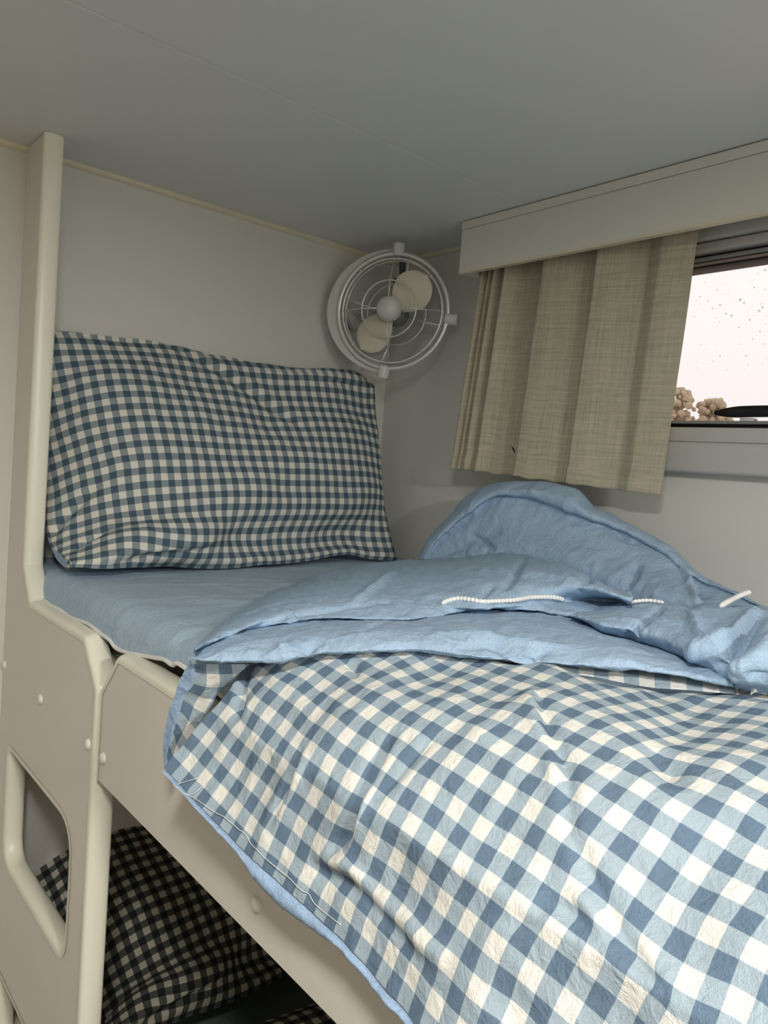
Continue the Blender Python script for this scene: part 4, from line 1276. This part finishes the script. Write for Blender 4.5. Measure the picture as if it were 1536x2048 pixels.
def onto(pts, surf, lift):
    q = surf.reshape(-1, 3)
    uv = proj(q)
    r = []
    for u, v in pts:
        k = np.argmin((uv[:, 0] - u) ** 2 + (uv[:, 1] - v) ** 2)
        d = np.linalg.norm(q[k] - CAM)
        rr = ray(u, v)
        rr /= np.linalg.norm(rr)
        r.append(CAM + rr * (d - lift))
    return np.array(r)


def rope(pts, r=.0023):
    n = len(pts) * 14
    p = cubic(pts, np.linspace(0, len(pts) - 1, n))
    ln = np.concatenate([[0], np.cumsum(np.linalg.norm(np.diff(p, axis=0), axis=1))])
    rad = r * (1 + .22 * np.sin(ln / .0042 * 2 * math.pi))
    rad[:4] *= np.linspace(.3, 1, 4)
    rad[-4:] *= np.linspace(1, .3, 4)
    MB().tube(p, rad, 8).out('zip_cord', 'cord', duvet, auto=None, label='white braided zip edge')


rope(onto([(884, 1207), (897, 1201), (915, 1197), (940, 1199), (965, 1203), (1000, 1202), (1030, 1200), (1060, 1195), (1095, 1194), (1115, 1196), (1128, 1200)], PB, .004))
rope(np.array([at(u, v, 2, z) for u, v, z in ((1254, 1206, -.118), (1275, 1202, -.1155), (1300, 1201, -.1145), (1328, 1205, -.114))]), .0018)
rope(np.array([at(u, v, 2, z) for u, v, z in ((1440, 1213, -.108), (1455, 1204, -.105), (1472, 1195, -.103), (1488, 1188, -.101), (1500, 1184, -.100))]), .0024)

# --- loose white threads along the side
S_ = 400 / 1536
th = [(95, 1030), (190, 1105), (260, 1135), (340, 1190), (430, 1250), (490, 1280), (540, 1320), (600, 1375), (660, 1420), (700, 1490), (740, 1530)]
th = [(320 + a * S_, 1300 + c * S_) for a, c in th] + [(500 + a * S_, 1600 + c * S_) for a, c in ((130, 460), (280, 580), (390, 690), (450, 720), (500, 800), (620, 900), (700, 960))]
DPk = DP.reshape(-1, 3)[used][None]


def thread(pts):
    p = onto(pts, DPk, .0025)
    MB().tube(cubic(p, np.linspace(0, len(p) - 1, len(p) * 5)), .00027, 5).out('loose_thread', 'thread', duvet, auto=None, label='thin white loose thread')


thread(th)
thread([(320 + a * S_, 1300 + c * S_) for a, c in ((120, 1035), (180, 1015), (240, 998), (300, 980))])
thread([(320 + a * S_, 1300 + c * S_) for a, c in ((190, 1105), (240, 1108), (280, 1085), (320, 1050), (332, 1005))])

# --- care tag at the right end of the fold
tg = np.array([[at(1503, 1366, 2, -.138), at(1513, 1364, 2, -.136), at(1523, 1366, 2, -.138), at(1532, 1368, 2, -.137)],
               [at(1501, 1390, 2, -.146), at(1512, 1384, 2, -.143), at(1524, 1388, 2, -.146), at(1533, 1390, 2, -.145)]])
TG = dense(tg, 6, 6)
mesh('care_tag', TG.reshape(-1, 3), grid_faces(*TG.shape[:2]), 'cord', duvet, label='small white fabric tag')

# ------------------------------------------------------------------ wall fan
FC = at(785, 623, 1, 1.15)
FN = np.array([-.815, -.575, -.03])
FN /= np.linalg.norm(FN)
Wv = np.cross(np.array([0, 0, 1.0]), FN)
Wv /= np.linalg.norm(Wv)
Wv = Wv if Wv @ RCAM[0] > 0 else -Wv
Uv = np.cross(FN, Wv)
Uv = Uv if Uv[2] > 0 else -Uv
ca, sa = math.cos(.05), math.sin(.05)
Wv, Uv = Wv * ca - Uv * sa, Uv * ca + Wv * sa
fan = thing('wall_fan', 'small round two-blade fan in a gimbal ring, fixed high in the corner', 'fan', tuple(at(700, 640, 1, YB)))


def fp(r, ang, h=0.0):
    t = math.radians(ang)
    return FC + r * (math.cos(t) * Wv + math.sin(t) * Uv) + h * FN


def ring(r, h, n=72):
    return [fp(r, 360 * k / n, h) for k in range(n)]


R0 = 0.1105
MB().tube(ring(R0, 0), .0048, 10, closed=True).out('gimbal_ring', 'chrome', fan, auto=None)
cage = MB().tube(ring(.1, .006), .0022, 8, closed=True).tube(ring(.054, .03), .0016, 8, closed=True)
cage.tube(ring(.1, -.012), .0018, 8, closed=True).tube(ring(.06, -.032), .0016, 8, closed=True)
for a in (4, 94, 184, 274):
    cage.tube([fp(.02, a, .036), fp(.054, a, .030), fp(.1, a, .006)], .0014, 6)
for a in (350, 80, 170, 262):
    cage.tube([fp(.02, a, -.035), fp(.06, a, -.032), fp(.1, a, -.012)], .0026, 6)
for a in (45, 225, 315, 135):
    cage.lathe([(.0035, -.004), (.0035, .003), (.002, .005)], fp(.1, a, .006), FN, 10)
cage.out('guard', 'chrome', fan, auto=None)
MB().lathe([(.0, .020), (.024, .022), (.0248, .028), (.023, .036), (.018, .043), (.010, .0475), (.0, .049)], FC, FN, 32).out('hub_cap', 'white_plastic', fan, auto=60, label='domed white hub')
MB().lathe([(.0, -.052), (.018, -.05), (.024, -.04), (.024, -.004), (.0, -.002)], FC, FN, 28).out('motor', 'grey_plastic', fan)
MB().lathe([(.0, -.004), (.017, -.004), (.019, .004), (.019, .018), (.0, .02)], FC, FN, 24).out('hub', 'cream_plastic', fan)
arm = MB()
ab = [fp(.02, 88, -.045), fp(.06, 88, -.045), fp(.103, 88, -.015)]
arm.tube(ab, .006, 8)
arm.box((-.012, -.012, -.006), (.012, .012, .006))
nb_ = 8
for k in range(1, nb_ + 1):
    q = np.array(arm.v[-k])
    arm.v[-k] = tuple(fp(.062, 95, -.05) + q[0] * Wv + q[1] * Uv + q[2] * FN)
arm.out('motor_arm', 'dark_plastic', fan, label='dark switch block on the motor arm')


def blade(ang):
    n, m_ = 22, 12
    P = np.zeros((n, m_, 3))
    for a in range(n):
        t = a / (n - 1)
        r = .014 + .082 * t
        wd = .007 + .036 * math.sin(math.pi * min(1, t * .93 + .07)) ** .75 * (0.75 + .25 * t)
        if t > .9:
            wd *= math.sqrt(max(0.02, 1 - ((t - .9) / .1) ** 2))
        for c in range(m_):
            s = (c / (m_ - 1) - .5) * 2
            pitch = math.radians(18 - 8 * t)
            off = s * wd
            base = fp(r, ang)
            tang = -math.sin(math.radians(ang)) * Wv + math.cos(math.radians(ang)) * Uv
            P[a, c] = base + tang * off * math.cos(pitch) + FN * (off * math.sin(pitch) + .004 + .006 * (1 - s * s))
    bk = P - FN * .0016
    v = np.concatenate([P.reshape(-1, 3), bk.reshape(-1, 3)])
    f = grid_faces(n, m_)
    k = n * m_
    f2 = [tuple(x + k for x in q[::-1]) for q in f]
    bd = [(a, 0) for a in range(n)] + [(n - 1, c) for c in range(1, m_)] + [(a, m_ - 1) for a in range(n - 2, -1, -1)] + [(0, c) for c in range(m_ - 2, 0, -1)]
    ids = [a * m_ + c for a, c in bd]
    f3 = [(ids[q], ids[(q + 1) % len(ids)], ids[(q + 1) % len(ids)] + k, ids[q] + k) for q in range(len(ids))]
    mesh('blade', v, f + f2 + f3, 'cream_plastic', fan, auto=60)


blade(49)
blade(236)
for a in (91, 268, 357):
    MB().lathe([(.0, -.012), (.0105, -.012), (.0115, -.009), (.0115, .009), (.0105, .012), (.0, .012)], fp(R0 + .008, a, -.002), (fp(R0 + .02, a) - FC), 20).out('pivot_knob', 'white_plastic', fan)
# crescent bracket on the left
n, pv = 40, []
for k in range(n + 1):
    a = 91 + (268 - 91) * k / n
    s = math.sin(math.pi * k / n)
    wdt = .010 + .030 * s ** 1.3
    cen = -.004 - .018 * s
    ri, ro = R0 + .006, R0 + .0105 + .016 * s ** 2
    pv += [fp(ri, a, cen + wdt / 2), fp(ro, a, cen + wdt / 2 - .002), fp(ro, a, cen - wdt / 2), fp(ri, a, cen - wdt / 2)]
bf = []
for k in range(n):
    for q in range(4):
        bf.append((k * 4 + q, k * 4 + (q + 1) % 4, (k + 1) * 4 + (q + 1) % 4, (k + 1) * 4 + q))
bf += [(3, 2, 1, 0), (n * 4, n * 4 + 1, n * 4 + 2, n * 4 + 3)]
mesh('gimbal_bracket', pv, bf, 'white_plastic', fan, auto=45, label='crescent-shaped white bracket')
left = fp(R0 + .01, 182, -.035)
wallp = at(738, 668, 1, YB)
wm = MB().tube([left + .012 * Wv, .5 * left + .5 * wallp, wallp], [.011, .013, .018], 14)
wm.lathe([(.0, 0), (.047, 0), (.047, .010), (.042, .017), (.0, .019)], wallp, (0, -1, 0), 36)
wm.out('wall_mount', 'white_plastic', fan)

# ------------------------------------------------------------------ pelmet above the window
pel = thing('pelmet', 'long white pelmet box under the ceiling above the curtain', 'pelmet', (1.03, 0.4, 1.90))
XV, YE = 0.975, 0.985
b = MB()
b.box((XV, YF + .002, 1.8565), (XV + .012, YE, ZC - .0165), .0012)
b.box((XV + .0125, YE - .012, 1.8565), (XW - .001, YE, ZC - .0165), .0012)
b.out('fascia', 'valance', pel, smooth=False)
MB().box((XV - .0006, YF + .002, ZC - .0160), (XV + .014, YE + .0006, ZC - .0016), .0012).out('top_trim', 'valance', pel, smooth=False, label='narrow strip along the top of the pelmet')
MB().box((XV - .0006, YF + .002, 1.8545), (XV + .0126, YE + .0006, 1.8585), .0015).out('bottom_edge', 'cornice', pel, smooth=False, label='cream lower edge of the pelmet')

# ------------------------------------------------------------------ curtain
cur = thing('curtain', 'short oatmeal linen curtain hanging below the pelmet beside the window', 'curtain', (1.03, 0.78, 1.88))
ns, nt = 260, 90
fold = [(0, .004), (.012, .010), (.030, -.006), (.048, .010), (.064, -.007), (.085, .011), (.115, -.008), (.150, .010), (.20, -.004), (.30, -.009), (.338, -.010), (.365, .011), (.42, .009), (.50, .002), (.60, -.008), (.622, .011), (.68, .008), (.76, .0), (.82, -.004), (.88, .003), (.94, .0), (1, -.004)]
fs_, fd_ = zip(*fold)
sv_ = np.linspace(0, 1, ns)
d0 = np.interp(sv_, fs_, fd_)
kern = np.exp(-np.linspace(-2, 2, 9) ** 2)
kern /= kern.sum()
d0 = np.convolve(np.pad(d0, 4, mode='edge'), kern, 'valid')
C3 = np.zeros((ns, nt, 3))
cuv = np.zeros((ns, nt, 2))
for k, t in enumerate(np.linspace(0, 1, nt)):
    yl, yr = .967 + .024 * t, .565 + .007 * t
    s2 = sv_ + .012 * np.sin(sv_ * 9) * t * (1 - sv_) * sv_
    ztop = 1.895
    zbot = np.interp(sv_, [0, 1], [1.506, 1.489]) - .0022 * np.sin(sv_ * 60) * (1 - sv_)
    C3[:, k, 1] = yl + (yr - yl) * (s2 + .02 * t * sv_ * (1 - sv_))
    C3[:, k, 0] = 1.026 - .018 * t - d0 * (1.7 - .55 * t) - .004 * fbm(sv_ * 7, sv_ * 0 + t * 2.5, 151)
    C3[:, k, 2] = ztop + (zbot - ztop) * t
    cuv[:, k, 0] = sv_ * .55
    cuv[:, k, 1] = t * .4
nh = int(nt * .94)
mesh('cloth', C3[:, :nh].reshape(-1, 3), grid_faces(ns, nh), 'linen', cur, uv=cuv[:, :nh].reshape(-1, 2))
hp = C3[:, nh - 1:].copy()
hp[..., 0] -= .0016
hb = hp.copy()
hb[..., 0] += .004
m1 = hp.shape[1]
hall = np.concatenate([hp, hb[:, ::-1]], 1)
huv = np.concatenate([cuv[:, nh - 1:], cuv[:, nh - 1:][:, ::-1]], 1)
mesh('hem', hall.reshape(-1, 3), grid_faces(*hall.shape[:2]), 'linen', cur, uv=huv.reshape(-1, 2), label='double turned hem of the curtain')
fk = onto([(1024, 894), (1027, 899), (1030, 905)], C3, .0015)
MB().tube(fk, [.0008, .0014, .0006], 6).out('fleck', 'black', cur, auto=None, label='tiny dark fleck on the cloth')

# ------------------------------------------------------------------ window
win = thing('window_1', 'wide caravan window with pull-down blind housing and black catch', 'window', (1.09, 0.3, 1.5))
win['kind'] = 'structure'
ya, yb = -0.28, 0.885
b = MB()
b.box((1.062, ya, 1.525), (XW, yb, 1.571), .006, 3)
b.box((1.066, ya, 1.571), (1.13, yb, 1.5925), .002)
b.out('sill', 'frame', win)
MB().box((1.080, ya, 1.5925), (1.112, yb, 1.5985), .001).out('seal', 'black', win, label='dark seal below the pane')
MB().box((1.070, ya, 1.598), (1.100, yb, 1.6025), .0008).out('bottom_bar', 'alu', win)
b = MB()
b.box((1.058, ya, 1.863), (XW, yb, 1.905), .005, 3).box((1.062, ya, 1.8465), (XW + .02, yb, 1.861), .003, 2)
b.out('blind_housing', 'frame', win, label='white roller housing above the pane')
MB().box((1.078, ya, 1.829), (1.112, yb, 1.8465), .001).out('seal', 'black', win, label='black gap and seal above the pane')
MB().box((1.068, ya, 1.8355), (1.09, yb, 1.8415), .0012).out('blind_bar', 'alu', win, label='grey pull bar of the blind')
MB().box((1.0705, ya, 1.8315), (1.09, yb, 1.8342), .0006).out('blind_strip', 'pinkstrip', win, label='thin bronze strip below the pull bar')
b = MB()
b.box((1.062, yb - .02, 1.525), (1.13, yb, 1.905), .003).box((1.062, ya, 1.525), (1.13, ya + .02, 1.905), .003)
b.out('side_jamb', 'frame', win)
MB().box((1.100, wy0 + .0, 1.586), (1.105, wy1, 1.849)).out('pane', 'glass', win, smooth=False)
# catch
lt = MB()
p0 = at(1431, 826, 0, 1.066)
p1 = np.array([1.062, .40, 1.614])
lpts = [p0 + (p1 - p0) * t for t in np.linspace(0, 1, 16)]
rad = [.003 + .0055 * math.sin(math.pi / 2 * min(1, t * 3.2)) ** .8 * (1 - .12 * t) for t in np.linspace(0, 1, 16)]
for k, p in enumerate(lpts):
    p[2] += .0015 * math.sin(k / 15 * math.pi)
lt.tube(lpts, rad, 12)
lt.box((1.062, .405, 1.6025), (1.098, .44, 1.618), .003)
lt.out('catch', 'black', win, auto=None, label='black lever catch')
MB().box((1.07, .478, 1.6025), (1.085, .497, 1.6065), .001).out('catch_plate', 'cord', win, label='small white plate below the catch')
rng = random.Random(5)
rd = MB()
pts = [(1440, 610, 5), (1425, 617, 4), (1452, 628, 5), (1463, 632, 6), (1480, 600, 7), (1488, 606, 5), (1500, 640, 5), (1478, 655, 4), (1434, 580, 4), (1508, 575, 4), (1518, 622, 6), (1525, 615, 5), (1440, 712, 4), (1492, 712, 4), (1416, 602, 4), (1400, 594, 4), (1530, 540, 5), (1520, 663, 4), (1505, 678, 4), (1410, 565, 3)]
for _ in range(45):
    pts.append((rng.uniform(1385, 1536), rng.uniform(540, 740), rng.uniform(1.5, 3.2)))
for u, v, s in pts:
    c = at(u, v, 0, 1.1052)
    r = s * .0003
    rd.lathe([(r, 0), (r * .92, r * .35), (r * .65, r * .7), (r * .3, r * .9), (0, r * .95)], c, (1, 0, 0), 10)
rn = rd.out('raindrops', 'water', win, auto=None, label='rain drops on the outside of the pane')
rn['kind'] = 'stuff'

# ------------------------------------------------------------------ lower bunk
ZL = 0.575
mt2 = thing('mattress', 'mattress in the dark lower bunk, under a shade-darkened grey-green sheet', 'mattress', (0.72, 0.3, 0.42))
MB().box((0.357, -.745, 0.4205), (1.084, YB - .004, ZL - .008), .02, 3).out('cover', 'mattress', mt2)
sh2 = thing('fitted_sheet', 'shade-darkened grey-green fitted sheet in the lower bunk, in front of the lower pillow', 'sheet', (0.72, 0.3, ZL))
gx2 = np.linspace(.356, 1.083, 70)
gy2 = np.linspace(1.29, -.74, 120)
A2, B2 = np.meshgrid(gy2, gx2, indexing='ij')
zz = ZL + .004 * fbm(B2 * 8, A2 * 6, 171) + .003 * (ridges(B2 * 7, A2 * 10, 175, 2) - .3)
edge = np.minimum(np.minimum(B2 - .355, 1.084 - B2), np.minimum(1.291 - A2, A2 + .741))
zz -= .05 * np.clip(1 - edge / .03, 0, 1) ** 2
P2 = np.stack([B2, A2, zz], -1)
mesh('cover', P2.reshape(-1, 3), grid_faces(*P2.shape[:2]), 'sheet_shaded', sh2)


def copy_tree(o, loc, rot, label, group=None):
    r = o.copy()
    COL.objects.link(r)
    r.location = loc
    r.rotation_euler = rot
    r['label'] = label
    for ch in list(o.children):
        c = ch.copy()
        COL.objects.link(c)
        c.parent = r
        for g in list(ch.children):
            d = g.copy()
            COL.objects.link(d)
            d.parent = c
    return r


low_pil = copy_tree(pil, (0.725, 1.035, ZL + .02), (math.radians(-38), 0, 0), 'shade-darkened gingham pillow at the head of the lower bunk')
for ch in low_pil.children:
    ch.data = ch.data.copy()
    ch.data.materials[0] = M['gingham_shaded']
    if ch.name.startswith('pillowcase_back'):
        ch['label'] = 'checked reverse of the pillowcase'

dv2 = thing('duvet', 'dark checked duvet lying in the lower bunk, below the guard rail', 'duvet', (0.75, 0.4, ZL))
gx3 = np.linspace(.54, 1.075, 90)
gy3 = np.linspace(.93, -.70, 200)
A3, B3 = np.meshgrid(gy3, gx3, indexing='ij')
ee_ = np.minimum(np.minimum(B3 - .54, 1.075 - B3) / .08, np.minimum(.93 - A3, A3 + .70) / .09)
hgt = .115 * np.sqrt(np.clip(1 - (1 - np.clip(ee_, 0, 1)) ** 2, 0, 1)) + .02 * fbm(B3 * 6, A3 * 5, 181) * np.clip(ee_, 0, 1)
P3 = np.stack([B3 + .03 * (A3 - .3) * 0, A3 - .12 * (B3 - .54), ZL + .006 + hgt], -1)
mesh('checked_cover', P3.reshape(-1, 3), grid_faces(*P3.shape[:2]), 'gingham_shaded', dv2, uv=np.stack([B3, A3], -1).reshape(-1, 2) / PER)

# ------------------------------------------------------------------ ceiling lamp over the aisle, plus an added fill lamp behind
def ceiling_lamp(pos, watt, label):
    lamp = thing('ceiling_lamp', label, 'lamp', (pos[0], pos[1], ZC), 'ceiling lamps')
    r = LAMP_SIZE / 2
    MB().lathe([(r + .03, -.0), (r + .03, .012), (r + .012, .02), (r + .006, .018), (r + .006, .0)], (pos[0], pos[1], ZC - .0005), (0, 0, -1), 48).out('housing', 'white_plastic', lamp)
    MB().lathe([(0, 0), (r + .005, 0), (r + .005, .006), (0, .008)], (pos[0], pos[1], ZC - .003), (0, 0, -1), 48).out('diffuser', 'lamp', lamp)
    ld = bpy.data.lights.new('lamp_light', 'AREA')
    ld.shape = 'DISK'
    ld.size = LAMP_SIZE
    ld.energy = watt
    ld.color = LAMP_COL
    lo = bpy.data.objects.new('lamp_light', ld)
    COL.objects.link(lo)
    lo.parent = lamp
    lo.location = (0, 0, pos[2] - ZC)


ceiling_lamp(LAMP_POS, LAMP_WATT, 'round flat white lamp on the ceiling beside the upper bunk')
ceiling_lamp(FILL_POS_REAR, FILL_WATT_REAR, 'unseen fill lamp added on the ceiling at the rear of the aisle')

# ------------------------------------------------------------------ outside: two hazy trees on open ground
structure('ground_outside', [(1.6, -60, -.7), (260, -60, -.7), (260, 260, -.7), (1.6, 260, -.7)], [(0, 1, 2, 3)], 'ground')


def tree(px, top, wpx, xdist, seed, label):
    base = at(px, 845, 0, xdist)
    depth = (base - CAM) @ RCAM[2]
    m = depth / FPX
    cz_ = at(px, top, 0, xdist)[2]
    t = thing('tree', label, 'tree', (base[0], base[1], -.7), 'hazy trees outside the window')
    rg = random.Random(seed)
    b = MB()
    rad = wpx * m / 2
    zlow = base[2] - 1.0
    for k in range(90):
        u = rg.random()
        zz = zlow + (cz_ - zlow) * u
        spread = rad * math.sqrt(max(.05, 1 - max(0, (u - .35) / .65) ** 2))
        r = rad * rg.uniform(.11, .24)
        an = rg.uniform(0, 6.28)
        rr = spread * math.sqrt(rg.random())
        c = np.array([base[0] + math.cos(an) * rr, base[1] + math.sin(an) * rr, min(zz, cz_ - r * .8)])
        bm = bmesh.new()
        bmesh.ops.create_icosphere(bm, subdivisions=3, radius=1)
        for v in bm.verts:
            n_ = Vector(v.co)
            q = 1 + .5 * (vnoise(n_.x * 4 + k, n_.y * 4 + n_.z * 4, seed) - .5) + .35 * (vnoise(n_.x * 11 + k, n_.y * 11 + n_.z * 9, seed + 3) - .5)
            v.co = Vector(c) + n_ * (r * float(q))
        bm.verts.index_update()
        b.add([v.co for v in bm.verts], [[w.index for w in f.verts] for f in bm.faces])
        bm.free()
    b.out('foliage', 'leaf', t, auto=None)
    MB().tube([(base[0], base[1], -.7), (base[0] + .1, base[1], zlow + .8), (base[0], base[1] + .2, cz_ - rad)], [.35, .25, .12], 10).out('trunk', 'bark', t)


tree(1356, 776, 62, 70, 3, 'taller hazy tree outside, next to the curtain edge')
tree(1420, 799, 72, 74, 8, 'lower hazy tree outside, behind the black window catch')
